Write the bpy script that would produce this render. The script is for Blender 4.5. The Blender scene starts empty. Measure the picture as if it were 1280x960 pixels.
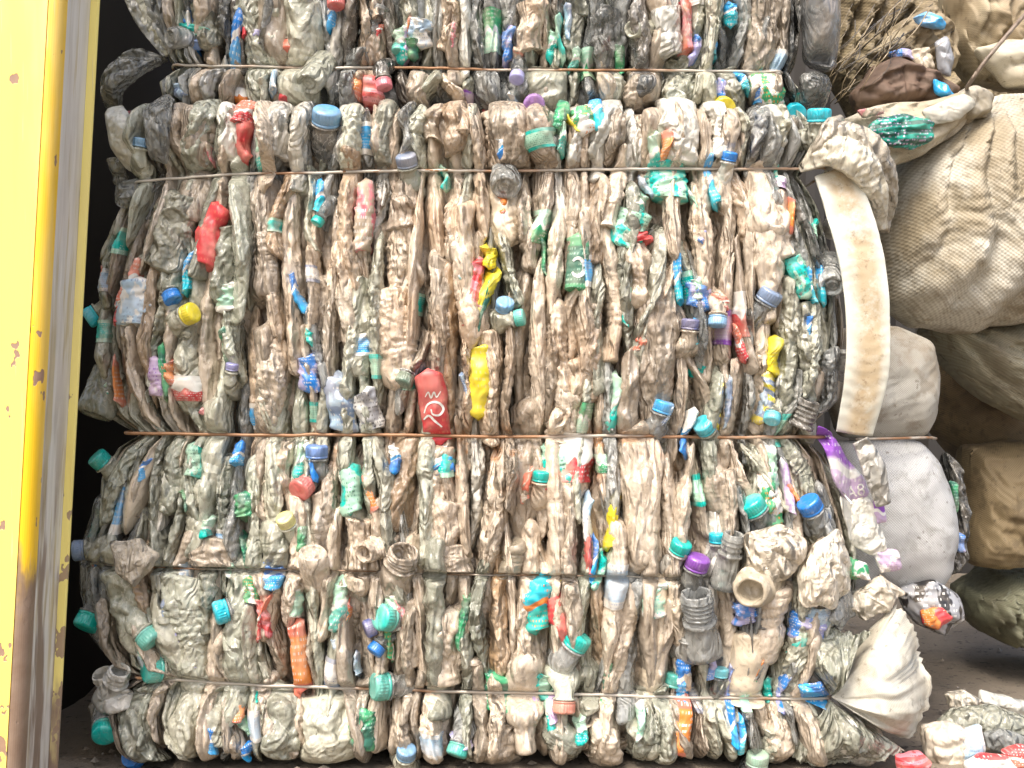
import bpy, math, random
import numpy as np
from math import radians, sin, cos, pi

# ------------------------------------------------------------------ camera, world, sun, exposure
S = bpy.context.scene
COL = S.collection
CAM_D, CAM_Z = 1.5, 0.475                      # one photo pixel is one millimetre on the face of the bale
cam_d = bpy.data.cameras.new('camera'); cam = bpy.data.objects.new('camera', cam_d); COL.objects.link(cam)
cam.location = (0, -CAM_D, CAM_Z); cam.rotation_euler = (radians(90), 0, 0)
cam_d.sensor_width = 36; cam_d.lens = 36*CAM_D/1.28; cam_d.clip_start = 0.02; cam_d.clip_end = 400
S.camera = cam
SUN_EL, SUN_AZ = radians(56), radians(206)     # azimuth: clockwise from +Y; the light comes over the photographer's shoulder
w = bpy.data.worlds.new('World'); S.world = w; w.use_nodes = True
wn = w.node_tree.nodes; sky = wn.new('ShaderNodeTexSky'); sky.sky_type = 'NISHITA'; sky.sun_disc = False
sky.sun_elevation = SUN_EL; sky.sun_rotation = SUN_AZ; sky.dust_density = 6.0; sky.air_density = 1.0; sky.ozone_density = 0.6
w.node_tree.links.new(sky.outputs[0], wn['Background'].inputs[0]); wn['Background'].inputs[1].default_value = 0.15
sd = bpy.data.lights.new('sun', 'SUN'); sd.energy = 1.5; sd.angle = radians(24); sd.color = (1, .96, .9)
sun = bpy.data.objects.new('sun', sd); COL.objects.link(sun)
sun.location = (0, -3, 4)
sun.rotation_euler = (radians(90)-SUN_EL, 0, pi-SUN_AZ)
S.view_settings.view_transform = 'Standard'; S.view_settings.look = 'None'; S.view_settings.gamma = 1
S.view_settings.exposure = 1.05
S.cycles.use_denoising = True
S.cycles.max_bounces = 6; S.cycles.transparent_max_bounces = 6

# ------------------------------------------------------------------ helpers
def pt(px, py, Y=0.0):
    s = (CAM_D+Y)/CAM_D
    return np.array([(px-640)/1000*s, Y, CAM_Z+(480-py)/1000*s])

def tag(o, label=None, cat=None, group=None, kind=None):
    if label: o['label'] = label
    if cat: o['category'] = cat
    if group: o['group'] = group
    if kind: o['kind'] = kind
    return o

def empty(name, loc):
    o = bpy.data.objects.new(name, None); COL.objects.link(o); o.location = loc; o.empty_display_size = .05
    return o

ROOT = {}
def mesh(name, V, F, mat, parent=None, uv=None, smooth=True, label=None, kind=None):
    V = np.asarray(V, float)
    p, off = parent, np.zeros(3)
    while p is not None:
        off = off+np.array(p.location); p = p.parent
    me = bpy.data.meshes.new(name)
    me.from_pydata((V-off).tolist(), [], F if isinstance(F, list) else F.tolist())
    if smooth: me.shade_smooth()
    if uv is not None:
        l = me.uv_layers.new(name='UVMap')
        idx = np.empty(len(me.loops), np.int32); me.loops.foreach_get('vertex_index', idx)
        l.data.foreach_set('uv', np.asarray(uv, np.float32)[idx].ravel())
    me.materials.append(mat)
    o = bpy.data.objects.new(name, me); COL.objects.link(o)
    if parent is not None: o.parent = parent
    if label: o['label'] = label
    if kind: o['kind'] = kind
    return o

_fc = {}
def grid_faces(nv, nu, cap0=True, cap1=True):
    k = (nv, nu, cap0, cap1)
    if k not in _fc:
        f = []
        for i in range(nv-1):
            for j in range(nu):
                a = i*nu+j; b = i*nu+(j+1) % nu
                f.append((a, b, b+nu, a+nu))
        if cap0: f.append(tuple(range(nu-1, -1, -1)))
        if cap1: f.append(tuple((nv-1)*nu+j for j in range(nu)))
        _fc[k] = f
    return _fc[k]

def open_faces(nv, nu):
    return [(i*nu+j, i*nu+j+1, (i+1)*nu+j+1, (i+1)*nu+j) for i in range(nv-1) for j in range(nu-1)]

def unit(v): return v/np.linalg.norm(v)

def crumple(P, rng, amp, wl=(.014, .05), n=5, aniso=(1, 1, 1)):
    """piecewise-linear creases: sum of folded ramps, each bent by a slow wave and faded in patches"""
    d = np.zeros(len(P)); an = np.array(aniso)
    for i in range(n):
        l = math.exp(rng.uniform(math.log(wl[0]), math.log(wl[1])))
        k = unit(rng.normal(size=3)*an)/l; k2 = rng.normal(size=3)/(l*2.2); k3 = rng.normal(size=3)/(l*3)
        t = P@k+rng.uniform()+.32*np.sin(P@k2*2+rng.uniform(0, 6))
        tri = np.abs(2*(t-np.floor(t))-1)
        m = np.clip(.55+.75*np.sin(P@k3*3+rng.uniform(0, 6)), 0, 1)
        d += amp*(l/wl[1])**.6*(tri-.5)*m
    return d

def smooth1(v, rng, n=3, f=3):
    r = np.zeros_like(v)
    for i in range(n): r += np.sin(v*rng.uniform(.5, f)*2*pi+rng.uniform(0, 6.3))/n
    return r

# ------------------------------------------------------------------ materials
_mats = {}
DUST = (.53, .44, .335)
def nodes(name):
    m = bpy.data.materials.new(name); m.use_nodes = True
    nt = m.node_tree; return m, nt, nt.nodes['Principled BSDF']
def N(nt, t, **kw):
    n = nt.nodes.new(t)
    for k, v in kw.items(): setattr(n, k, v)
    return n
def noise(nt, vec, scale, detail=3, rough=.55, typ=None):
    n = N(nt, 'ShaderNodeTexNoise'); n.inputs['Scale'].default_value = scale; n.inputs['Detail'].default_value = detail
    n.inputs['Roughness'].default_value = rough
    if typ: n.noise_type = typ
    nt.links.new(vec, n.inputs['Vector']); return n.outputs[0]
def ramp(nt, fac, a, b, va=0., vb=1.):
    r = N(nt, 'ShaderNodeMapRange', interpolation_type='SMOOTHSTEP')
    for i, x in zip((1, 2, 3, 4), (a, b, va, vb)): r.inputs[i].default_value = x
    nt.links.new(fac, r.inputs[0]); return r.outputs[0]
def math_(nt, op, a, b=None):
    n = N(nt, 'ShaderNodeMath', operation=op)
    for i, x in enumerate((a, b)):
        if x is None: continue
        if isinstance(x, (int, float)): n.inputs[i].default_value = x
        else: nt.links.new(x, n.inputs[i])
    return n.outputs[0]
def mix(nt, fac, a, b, mode='MIX'):
    n = N(nt, 'ShaderNodeMix', data_type='RGBA', blend_type=mode)
    for i, x in ((0, fac), (6, a), (7, b)):
        if isinstance(x, (int, float)): n.inputs[i].default_value = x
        elif isinstance(x, tuple): n.inputs[i].default_value = (*x, 1)
        else: nt.links.new(x, n.inputs[i])
    return n.outputs[2]
def coords(nt, jitter=True):
    """object position plus a per-object offset so that no two pieces carry the same dirt"""
    g = N(nt, 'ShaderNodeNewGeometry'); oi = N(nt, 'ShaderNodeObjectInfo')
    if not jitter: return g.outputs['Position'], oi.outputs['Random'], g.outputs['Position']
    v = N(nt, 'ShaderNodeVectorMath', operation='SCALE'); v.inputs[0].default_value = (37, 11, 23)
    nt.links.new(oi.outputs['Random'], v.inputs['Scale'])
    a = N(nt, 'ShaderNodeVectorMath', operation='ADD')
    nt.links.new(g.outputs['Position'], a.inputs[0]); nt.links.new(v.outputs[0], a.inputs[1])
    return a.outputs[0], oi.outputs['Random'], g.outputs['Position']
def stretch(nt, vec, s):
    m = N(nt, 'ShaderNodeVectorMath', operation='MULTIPLY'); m.inputs[1].default_value = s
    nt.links.new(vec, m.inputs[0]); return m.outputs[0]
def bump(nt, bsdf, layers):
    prev = None
    for h, strength, dist in layers:
        b = N(nt, 'ShaderNodeBump'); b.inputs['Strength'].default_value = strength; b.inputs['Distance'].default_value = dist
        nt.links.new(h, b.inputs['Height'])
        if prev: nt.links.new(prev, b.inputs['Normal'])
        prev = b.outputs[0]
    nt.links.new(prev, bsdf.inputs['Normal'])

def folds(nt, v, seed, n=5, lo=.0032, hi=.013, slope=.5):
    """crinkles: ramps that fold back and forth along bent lines, crisp at the fold and flat between"""
    rg_ = np.random.default_rng(seed); tot = None
    wv = N(nt, 'ShaderNodeTexNoise'); wv.inputs['Scale'].default_value = 34; wv.inputs['Detail'].default_value = 2; nt.links.new(v, wv.inputs['Vector'])
    ad = N(nt, 'ShaderNodeVectorMath', operation='MULTIPLY_ADD'); nt.links.new(wv.outputs[1], ad.inputs[0]); ad.inputs[1].default_value = (.032, .032, .032); nt.links.new(v, ad.inputs[2])
    sep = N(nt, 'ShaderNodeSeparateXYZ'); nt.links.new(wv.outputs[1], sep.inputs[0])
    for i in range(n):
        k = unit(rg_.normal(size=3)*np.array([1.3, .8, .8])); l = lo+(hi-lo)*i/(n-1)
        d = N(nt, 'ShaderNodeVectorMath', operation='DOT_PRODUCT'); nt.links.new(ad.outputs[0], d.inputs[0]); d.inputs[1].default_value = tuple(k)
        pp = math_(nt, 'PINGPONG', math_(nt, 'ADD', d.outputs['Value'], 50.), l)
        t = math_(nt, 'MULTIPLY', pp, math_(nt, 'MULTIPLY', ramp(nt, sep.outputs[i % 3], .40, .62) if i % 2 else ramp(nt, sep.outputs[i % 3], .60, .38), slope))
        tot = t if tot is None else math_(nt, 'ADD', tot, t)
    return tot
def creases(nt, v, scale, width):
    """thin wandering lines where the film has been folded: 1 on the line, 0 away from it"""
    n = noise(nt, v, scale, 2, .5)
    return ramp(nt, math_(nt, 'ABSOLUTE', math_(nt, 'SUBTRACT', n, .5)), width, 0.)

def plastic(name, col, dust=.5, rough=.32, wr=.5, trans=0., dustcol=DUST, rust=False, vary=.30, second=None, see=0.):
    if name in _mats: return _mats[name]
    m, nt, B = nodes(name); L = nt.links
    v, rnd, pos = coords(nt)
    base = mix(nt, ramp(nt, rnd, 0, 1), col, second if second else tuple(c*.8 for c in col))
    nA = noise(nt, stretch(nt, v, (1, 1, .5)), 24, 4, .6)
    # dust lies in broad patches, thicker on some pieces than others
    thr = math_(nt, 'ADD', nA, math_(nt, 'MULTIPLY', math_(nt, 'SUBTRACT', math_(nt, 'FRACT', math_(nt, 'MULTIPLY', rnd, 7.31)), .5), .3))
    dm = math_(nt, 'MULTIPLY', ramp(nt, thr, .36, .64), dust)
    dc = mix(nt, nA, tuple(c*.72 for c in dustcol), tuple(min(1, c*1.28) for c in dustcol))
    c = mix(nt, dm, base, dc)
    sp = ramp(nt, noise(nt, v, 210, 1, .6), .60, .74)           # mud specks
    c = mix(nt, math_(nt, 'MULTIPLY', sp, .45*min(1, dust*1.6)), c, (.16, .11, .075))
    if rust:
        sep = N(nt, 'ShaderNodeSeparateXYZ'); L.new(pos, sep.inputs[0])
        z = sep.outputs[2]
        band = math_(nt, 'MULTIPLY', ramp(nt, z, .325, .385), ramp(nt, z, .45, .40))
        xb = math_(nt, 'MULTIPLY', ramp(nt, sep.outputs[0], -.30, -.14), ramp(nt, sep.outputs[0], .30, .04))
        rn = ramp(nt, noise(nt, stretch(nt, pos, (1, 1, 2.2)), 16, 4), .45, .62)
        f = math_(nt, 'MULTIPLY', math_(nt, 'MULTIPLY', band, xb), math_(nt, 'MULTIPLY', rn, .95))
        c = mix(nt, f, c, (.42, .185, .06))
        cen = math_(nt, 'MULTIPLY', math_(nt, 'MULTIPLY', ramp(nt, sep.outputs[0], -.42, -.15), ramp(nt, sep.outputs[0], .34, .08)), ramp(nt, z, .18, .45))
        big = ramp(nt, noise(nt, pos, 11, 4), .44, .66)
        c = mix(nt, math_(nt, 'MULTIPLY', math_(nt, 'MULTIPLY', big, cen), .42), c, (.40, .245, .13))
    cr1 = creases(nt, stretch(nt, v, (1.2, 1, .55)), 95, .022)      # stress-whitened folds; the pale lines also paint edges catching light
    c = mix(nt, math_(nt, 'MULTIPLY', cr1, .40*min(1, wr)), c, (.82, .79, .71))
    val = N(nt, 'ShaderNodeHueSaturation'); L.new(c, val.inputs['Color'])
    L.new(ramp(nt, math_(nt, 'FRACT', math_(nt, 'MULTIPLY', rnd, 13.7)), 0, 1, 1-vary*1.15, 1+vary*.5), val.inputs['Value'])
    c = val.outputs[0]
    L.new(c, B.inputs['Base Color'])
    L.new(math_(nt, 'ADD', math_(nt, 'MULTIPLY', dm, .24), rough), B.inputs['Roughness'])
    B.inputs['IOR'].default_value = 1.5; B.inputs['Specular IOR Level'].default_value = .6
    B.inputs['Coat Weight'].default_value = .35; B.inputs['Coat Roughness'].default_value = .16
    if trans: B.inputs['Transmission Weight'].default_value = trans
    fa = folds(nt, stretch(nt, v, (1, 1, .6)), len(_mats)+3, slope=.78*wr)
    amt = ramp(nt, math_(nt, 'FRACT', math_(nt, 'MULTIPLY', rnd, 29.3)), .1, .9, .45, 1.15)          # some pieces are smooth panels, some are crinkled all over
    bump(nt, B, [(math_(nt, 'MULTIPLY', math_(nt, 'ADD', fa, math_(nt, 'MULTIPLY', nA, .003*wr)), amt), 1., 1.)])
    if see:
        t = N(nt, 'ShaderNodeBsdfTransparent'); mx = N(nt, 'ShaderNodeMixShader')
        L.new(math_(nt, 'MULTIPLY', math_(nt, 'SUBTRACT', 1., dm), see), mx.inputs[0])
        L.new(B.outputs[0], mx.inputs[1]); L.new(t.outputs[0], mx.inputs[2])
        L.new(mx.outputs[0], nt.nodes['Material Output'].inputs[0])
    _mats[name] = m; return m

def printed(name, a, b, c=None, dust=.5, kind='bands', rough=.38):
    """printed film: bands, blocks of small print and a dusty film over it; uv runs 0..1 over the label"""
    if name in _mats: return _mats[name]
    m, nt, B = nodes(name); L = nt.links
    v, rnd, pos = coords(nt); c = c or tuple(min(1, x*1.1) for x in b)
    uvn = N(nt, 'ShaderNodeUVMap'); sep = N(nt, 'ShaderNodeSeparateXYZ'); L.new(uvn.outputs[0], sep.inputs[0])
    U, V_ = sep.outputs[0], sep.outputs[1]
    if kind == 'bands':
        f = math_(nt, 'ADD', ramp(nt, V_, .16, .14), ramp(nt, V_, .80, .83))
        col = mix(nt, f, a, b)
    elif kind == 'half':
        wob = math_(nt, 'ADD', V_, math_(nt, 'MULTIPLY', math_(nt, 'SINE', math_(nt, 'MULTIPLY', U, 7)), .08))
        col = mix(nt, ramp(nt, wob, .42, .46), a, b)
        col = mix(nt, math_(nt, 'MULTIPLY', ramp(nt, wob, .46, .48), ramp(nt, wob, .60, .57)), col, c)
    elif kind == 'stripes':
        s = math_(nt, 'FRACT', math_(nt, 'ADD', math_(nt, 'MULTIPLY', V_, 4.0), math_(nt, 'MULTIPLY', U, .8)))
        col = mix(nt, ramp(nt, s, .48, .52), a, b)
    else:
        col = mix(nt, ramp(nt, noise(nt, stretch(nt, v, (1, 1, .6)), 55, 2), .48, .53), a, b)
    # illegible print: short dashes in rows
    row = math_(nt, 'FRACT', math_(nt, 'MULTIPLY', V_, 11)); rowm = math_(nt, 'MULTIPLY', ramp(nt, row, .25, .32), ramp(nt, row, .75, .68))
    cb = N(nt, 'ShaderNodeCombineXYZ'); L.new(math_(nt, 'MULTIPLY', U, 26), cb.inputs[0])
    L.new(math_(nt, 'FLOOR', math_(nt, 'MULTIPLY', V_, 11)), cb.inputs[1]); L.new(rnd, cb.inputs[2])
    tx = ramp(nt, noise(nt, cb.outputs[0], 1.0, 2, .7), .52, .55)
    blk = ramp(nt, noise(nt, v, 38, 1), .44, .48)
    pm = math_(nt, 'MULTIPLY', math_(nt, 'MULTIPLY', rowm, tx), math_(nt, 'MULTIPLY', blk, .85))
    col = mix(nt, pm, col, c)
    dm = math_(nt, 'MULTIPLY', ramp(nt, noise(nt, v, 30, 5, .6), .40, .62), dust)
    dc = mix(nt, noise(nt, v, 70, 3), tuple(x*.75 for x in DUST), tuple(x*1.25 for x in DUST))
    col = mix(nt, dm, col, dc)
    L.new(col, B.inputs['Base Color']); L.new(math_(nt, 'ADD', math_(nt, 'MULTIPLY', dm, .3), rough), B.inputs['Roughness'])
    h1 = noise(nt, stretch(nt, v, (1, 1, .5)), 100, 3, .6, 'RIDGED_MULTIFRACTAL')
    bump(nt, B, [(h1, .25, .004)])
    _mats[name] = m; return m

def woven(name, col, dirt, dm_lo=.42, dm_hi=.66, amt=.85, wv=330.):
    """woven polypropylene sack cloth with mud stains"""
    if name in _mats: return _mats[name]
    m, nt, B = nodes(name); L = nt.links
    v, rnd, pos = coords(nt)
    uvn = N(nt, 'ShaderNodeUVMap'); sp = N(nt, 'ShaderNodeSeparateXYZ'); L.new(uvn.outputs[0], sp.inputs[0])
    a = math_(nt, 'SINE', math_(nt, 'MULTIPLY', sp.outputs[0], wv)); b = math_(nt, 'SINE', math_(nt, 'MULTIPLY', sp.outputs[1], wv*1.15))
    weave = math_(nt, 'MULTIPLY', a, b)
    d1 = ramp(nt, noise(nt, v, 7, 6, .62), dm_lo, dm_hi); d2 = ramp(nt, noise(nt, v, 34, 5, .65), .5, .66)
    c = mix(nt, math_(nt, 'MULTIPLY', d1, amt), col, dirt)
    c = mix(nt, math_(nt, 'MULTIPLY', d2, .5), c, tuple(x*.6 for x in dirt))
    c = mix(nt, math_(nt, 'MULTIPLY', ramp(nt, noise(nt, v, 120, 3), .63, .72), .55), c, (.10, .075, .05))
    c = mix(nt, math_(nt, 'MULTIPLY', ramp(nt, weave, -.5, .6), .34), c, tuple(x*.55 for x in dirt))
    L.new(c, B.inputs['Base Color']); B.inputs['Roughness'].default_value = .62
    h = noise(nt, v, 40, 4, .6, 'RIDGED_MULTIFRACTAL')
    bump(nt, B, [(h, .25, .006), (weave, .35, .0008)])
    _mats[name] = m; return m

TAN = plastic('dusty_tan_plastic', (.57, .485, .38), dust=.8, rough=.30, wr=.8, rust=True, second=(.46, .395, .31))
CLEAR = plastic('grimy_clear_plastic', (.50, .51, .41), dust=.5, rough=.2, wr=.9, dustcol=(.52, .49, .38), second=(.35, .365, .29), see=.14)
GREY = plastic('grey_clear_plastic', (.42, .44, .43), dust=.35, rough=.14, wr=1.0, dustcol=(.50, .48, .41), second=(.22, .235, .23), see=.38)
MILK = plastic('milky_white_plastic', (.72, .71, .65), dust=.35, rough=.3, wr=.7, dustcol=(.55, .47, .36), second=(.62, .62, .55))
SMOOTHTAN = plastic('smooth_beige_plastic', (.55, .475, .35), dust=.5, rough=.33, wr=.22)
BROWN = plastic('brown_stained_plastic', (.36, .23, .12), dust=.5, rough=.4, wr=.8, second=(.40, .29, .19))
DARK = plastic('dark_grey_plastic', (.06, .065, .066), dust=.25, rough=.2, wr=.8, second=(.12, .125, .12))
FILM = plastic('clear_crinkled_film', (.55, .57, .55), dust=.3, rough=.12, wr=1.3, see=.35, dustcol=(.5, .48, .4), second=(.4, .42, .40))
BAGFILM = plastic('beige_bag_film', (.60, .54, .43), dust=.55, rough=.34, wr=.9, second=(.62, .56, .45))
WHITEFILM = plastic('white_film', (.78, .78, .70), dust=.35, rough=.38, wr=.6, dustcol=(.62, .58, .46))
def colour(name, c, dust=.28, rough=.3): return plastic('colour_'+name, c, dust=dust, rough=rough, wr=.22, vary=.1, second=tuple(x*.9 for x in c))
PAL = dict(
    teal=(.0, .47, .40), cyan=(.01, .50, .62), blue=(.015, .20, .62), navy=(.02, .06, .30), sky=(.02, .36, .75), red=(.58, .05, .06),
    yellow=(.72, .60, .03), green=(.03, .30, .13), purple=(.24, .07, .42), orange=(.72, .22, .04), lavender=(.34, .34, .60), mint=(.36, .60, .46),
    grey=(.30, .31, .33), white=(.74, .74, .70), coral=(.66, .17, .11), pink=(.68, .20, .24), black=(.02, .02, .022), slate=(.20, .28, .42),
    paleyellow=(.66, .62, .22), darkred=(.28, .03, .03), paleblue=(.40, .55, .68), tan=(.42, .34, .25), lilac=(.50, .38, .56), darkgreen=(.04, .16, .11))
def cmat(n, dust=.28): return colour(n, PAL[n], dust)

# ------------------------------------------------------------------ the bales' shape: silhouettes, wires and bulges between them
def interp(tbl):
    a = np.array(tbl, float); return lambda y: np.interp(y, a[:, 0], a[:, 1])
XL = interp([(100, 135), (130, 135), (180, 122), (214, 150), (235, 148), (270, 122), (310, 106), (370, 98), (470, 97), (520, 105), (546, 158), (562, 128), (600, 104), (650, 98),
             (690, 84), (740, 86), (800, 92), (830, 118), (846, 168), (862, 122), (890, 102), (930, 118), (960, 140)])
XR = interp([(100, 1012), (130, 1015), (180, 1035), (213, 1012), (260, 1040), (330, 1060), (420, 1072), (500, 1068), (546, 1018), (575, 1050), (640, 1078), (700, 1092), (760, 1085),
             (820, 1062), (868, 1030), (900, 1062), (960, 1085)])
LEFT0, RIGHT0 = 92., 1078.

class Bale:
    def __init__(s, name, wires, y_top, y_bot, Y0, xl, xr):
        s.wires = wires; s.y_top, s.y_bot, s.Y0, s.xl, s.xr = y_top, y_bot, Y0, xl, xr; s.root = None
    def wire_py(s, i, px): return np.interp(px, *zip(*s.wires[i][0]))
    def surf(s, px, py):
        """depth of the nominal face at a photo position: bulges towards the viewer between the wires, rounded at the rims"""
        ys = [s.y_top-30]+[w_[0][len(w_[0])//2][1] for w_ in s.wires if w_[1] > .5]+[s.y_bot+25]
        b = np.zeros_like(px)
        for a, c in zip(ys[:-1], ys[1:]):
            t = np.clip((py-a)/(c-a), 0, 1); b = np.maximum(b, np.sqrt(np.clip(4*t*(1-t), 0, 1)))
        Y = -.030*b
        R = 75.
        for d in (px-LEFT0, RIGHT0-px):
            q = np.clip(R-d, 0, R*1.25)/R
            Y = Y+.085*q*q
        for d in (py-s.y_top, s.y_bot-py):
            q = np.clip((34-d)/34, 0, 1.6)
            Y = Y+.030*q*q
        return Y
    def xshift(s, px, py):
        l = (s.xl(py)-LEFT0)*np.exp(-np.clip(px-LEFT0, -30, 1e3)/85.); r = (s.xr(py)-RIGHT0)*np.exp(-np.clip(RIGHT0-px, -30, 1e3)/85.)
        return px+l+r
    def warp(s, P, hold=True):
        """P: (px, depth in front of the face in mm, py) in the unpinched bale -> world"""
        px, d, py = P[:, 0], P[:, 1], P[:, 2]
        Y = s.surf(px, py)+d/1000.
        x2 = s.xshift(px, py)
        if hold:
            for i, (path, k) in enumerate(s.wires):
                dz = np.abs(py-s.wire_py(i, x2))
                Yw = s.wire_Y(i, x2)+.0016
                lim = Yw-np.where(dz < 1.5, 0, (dz-1.5)*(.0022/k))
                near = dz < 34
                Y = np.where(near & (Y < lim), lim+(Y-lim)*.12, Y)
        return np.stack([(x2-640)/1000., Y+s.Y0, (955-py)/1000.], 1)
    def wire_Y(s, i, x2):
        q = np.clip((185-x2)/60, 0, 2); r = np.clip((x2-985)/60, 0, 2)
        return -.004-.010*(1-s.wires[i][1])+.02*q*q+.012*r*r

MAIN = Bale('main', [([(100, 236), (200, 226), (330, 217), (600, 214), (1000, 211), (1080, 208)], 1.),
                     ([(100, 541), (160, 542), (640, 545), (1000, 546), (1080, 548)], 1.),
                     ([(100, 706), (230, 708), (600, 716), (960, 722), (1080, 722)], .35),
                     ([(100, 838), (180, 845), (330, 856), (640, 865), (1000, 873), (1080, 872)], 1.)], 124, 957, 0., XL, XR)
UPPER = Bale('upper', [([(100, 70), (210, 71), (500, 74), (800, 77), (1000, 78)], .8)], -300, 134, .050,
             interp([(-400, 170), (-40, 150), (20, 175), (60, 195), (72, 215), (90, 180), (130, 190)]),
             interp([(-400, 1020), (0, 1030), (60, 1024), (78, 1012), (100, 1026), (130, 1034)]))

# ------------------------------------------------------------------ crushed bottles, caps, scraps
def theta_samples(nu, bias=.55):
    t = np.arange(nu)/nu; return 2*pi*t+bias*np.sin(2*pi*t)

def squashed_bottle(rng, L, W, D, ang, up, nv=76, nu=36, ribs=0., shoulder=None, amp=1., bend=1., round_=2.0, neckr=None, shape=None, sqk=.13):
    """grid of a flattened bottle lying along +v; local x across, y depth (front negative), z along, all in mm"""
    v = np.linspace(0, 1, nv)
    shape = shape or rng.choice(['bottle', 'spindle', 'slab'], p=[.22, .44, .34])
    prof = np.ones(nv)
    b = rng.uniform(.04, .13) if L > 90 else rng.uniform(.03, .07)
    ve = 1.
    if shape == 'bottle':
        sh = shoulder or rng.uniform(.52, .72); ve = sh+rng.uniform(.18, .28); nk = neckr or rng.uniform(.34, .55)
        t = np.clip((v-sh)/(ve-sh), 0, 1); prof = prof*(1-(1-nk)*(t*t*(3-2*t)))
    elif shape == 'spindle':
        pk = rng.uniform(.3, .7); q = np.where(v < pk, v/pk, (1-v)/(1-pk)); prof = .38+.62*np.sin(np.clip(q, 0, 1)*pi/2)**rng.uniform(.8, 1.3)
    prof = prof*np.sqrt(np.clip(1-np.clip(1-v/b, 0, 1)**2, .015, 1))*np.sqrt(np.clip(1-np.clip(1-(1-v)/(b*.5), 0, 1)**2, .03, 1))
    sq = 1+sqk*smooth1(v, rng, 3, 2.6)*amp
    hx = W/2*prof**.85*sq; hy = D/2*prof**.55*(1+.16*smooth1(v, rng, 3, 3))
    th = theta_samples(nu, .68)
    st, ct = np.sin(th), np.cos(th)
    ex = 2./round_
    cx, cy = -np.sign(st)*np.abs(st)**ex, np.sign(ct)*np.abs(ct)**ex
    TH, VV = np.meshgrid(th, v)
    rad = np.ones_like(TH)
    env = np.clip(np.sin(np.clip((VV-.01)/(.98), 0, 1)*pi), 0, 1)**.4
    for m_, a_ in ((rng.integers(3, 6), .24), (rng.integers(7, 12), .20)):     # lengthwise pleats, sharp in the valleys
        ph = m_*TH/(2*pi)+.55*smooth1(VV, rng, 2, 1.6)*amp+rng.uniform()
        tri = 1-np.abs(2*(ph-np.floor(ph))-1)
        fade = np.clip(.5+.8*np.sin(VV*rng.uniform(3, 8)+TH*rng.integers(0, 2)+rng.uniform(0, 6)), 0, 1)
        rad += a_*rng.uniform(.5, 1.2)*(tri**.8-.62)*env*fade*min(1.2, amp)
    X = cx[None]*hx[:, None]*rad; Y = cy[None]*hy[:, None]*rad
    if ribs:
        pitch = rng.uniform(9, 15); q = np.abs(2*((VV*L/pitch+.25*np.sin(TH*1+rng.uniform(0, 6))) % 1)-1)
        rr = -ribs*np.clip((q-.5)/.5, 0, 1)*((VV > .12) & (VV < .72))*np.clip(.35+.9*np.sin(VV*rng.uniform(4, 9)+rng.uniform(0, 6)), 0, 1)
        X = X+cx[None]*rr*1.4; Y = Y+cy[None]*rr*1.4
    Z = (VV-.5)*L+6*np.sin(TH+rng.uniform(0, 6))*np.abs(2*VV-1)**6
    P = np.stack([X.ravel(), Y.ravel(), Z.ravel()], 1)
    nrm = np.stack([(cx[None]*D*np.ones_like(TH)).ravel(), (cy[None]*W*np.ones_like(TH)).ravel(), np.zeros(TH.size)], 1)
    nrm /= np.linalg.norm(nrm, axis=1)[:, None]
    d = crumple(P, rng, min(4.6, W*.15)*amp*rng.uniform(.6, 1.1), (16, 60), 6, (1.2, .9, .9))+crumple(P, rng, 2.0*amp*rng.uniform(.4, 1), (5, 12), 5, (.8, .8, 1.3))
    e = env.ravel()*np.clip((ve+.05-VV.ravel())/.10, .25, 1)
    P += nrm*(d*e)[:, None]
    kk = rng.uniform(.3, .7); kz = np.abs(VV.ravel()-kk)
    P[:, 0] += bend*(5*smooth1(VV.ravel(), rng, 2, 1.2)+rng.normal(0, 9)*(kz-.25))
    P[:, 1] += bend*rng.normal(0, 14)*(kz-.25)
    tw = rng.normal(0, .5)*(VV.ravel()-.5); c, s = np.cos(tw), np.sin(tw)
    P[:, 0], P[:, 1] = P[:, 0]*c-P[:, 1]*s, P[:, 0]*s+P[:, 1]*c
    if not up: P[:, 2] *= -1; P[:, 0] *= -1
    a = radians(ang); c, s = cos(a), sin(a)
    x, z = P[:, 0]*c+P[:, 2]*s, -P[:, 0]*s+P[:, 2]*c
    P[:, 0], P[:, 2] = x, z
    return P, nv, nu

def cap_mesh(c, axis, r, h, name, mat, parent, ribs=30, ring=True):
    """screw cap: domed lid, ribbed skirt and tamper band"""
    axis = unit(np.array(axis, float)); a = unit(np.cross(axis, [.31, .22, .93])); b = np.cross(axis, a)
    nu = ribs*4; t = np.arange(nu)/nu*2*pi; rib = np.array([0, 1, 1, 0]*ribs)
    prof = [(h*.5, .02, 0), (h*.5, .70, 0), (h*.47, .86, 0), (h*.40, .96, 0), (h*.34, 1., 0), (h*.30, .985, 1), (-h*.26, .985, 1), (-h*.29, .97, 0), (-h*.32, .93, 0), (-h*.34, .99, 0), (-h*.48, 1., 0), (-h*.5, .96, 0), (-h*.5, .8, 0)]
    if not ring: prof = prof[:7]+[(-h*.48, .98, 0), (-h*.5, .95, 0), (-h*.5, .8, 0)]
    V = []
    for z, k, rb in prof:
        rr = r*(k+rb*.035*rib)
        V.append(c+axis*z+np.outer(np.cos(t)*rr, a)+np.outer(np.sin(t)*rr, b))
    return mesh(name, np.concatenate(V), grid_faces(len(prof), nu), mat, parent)

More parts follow.
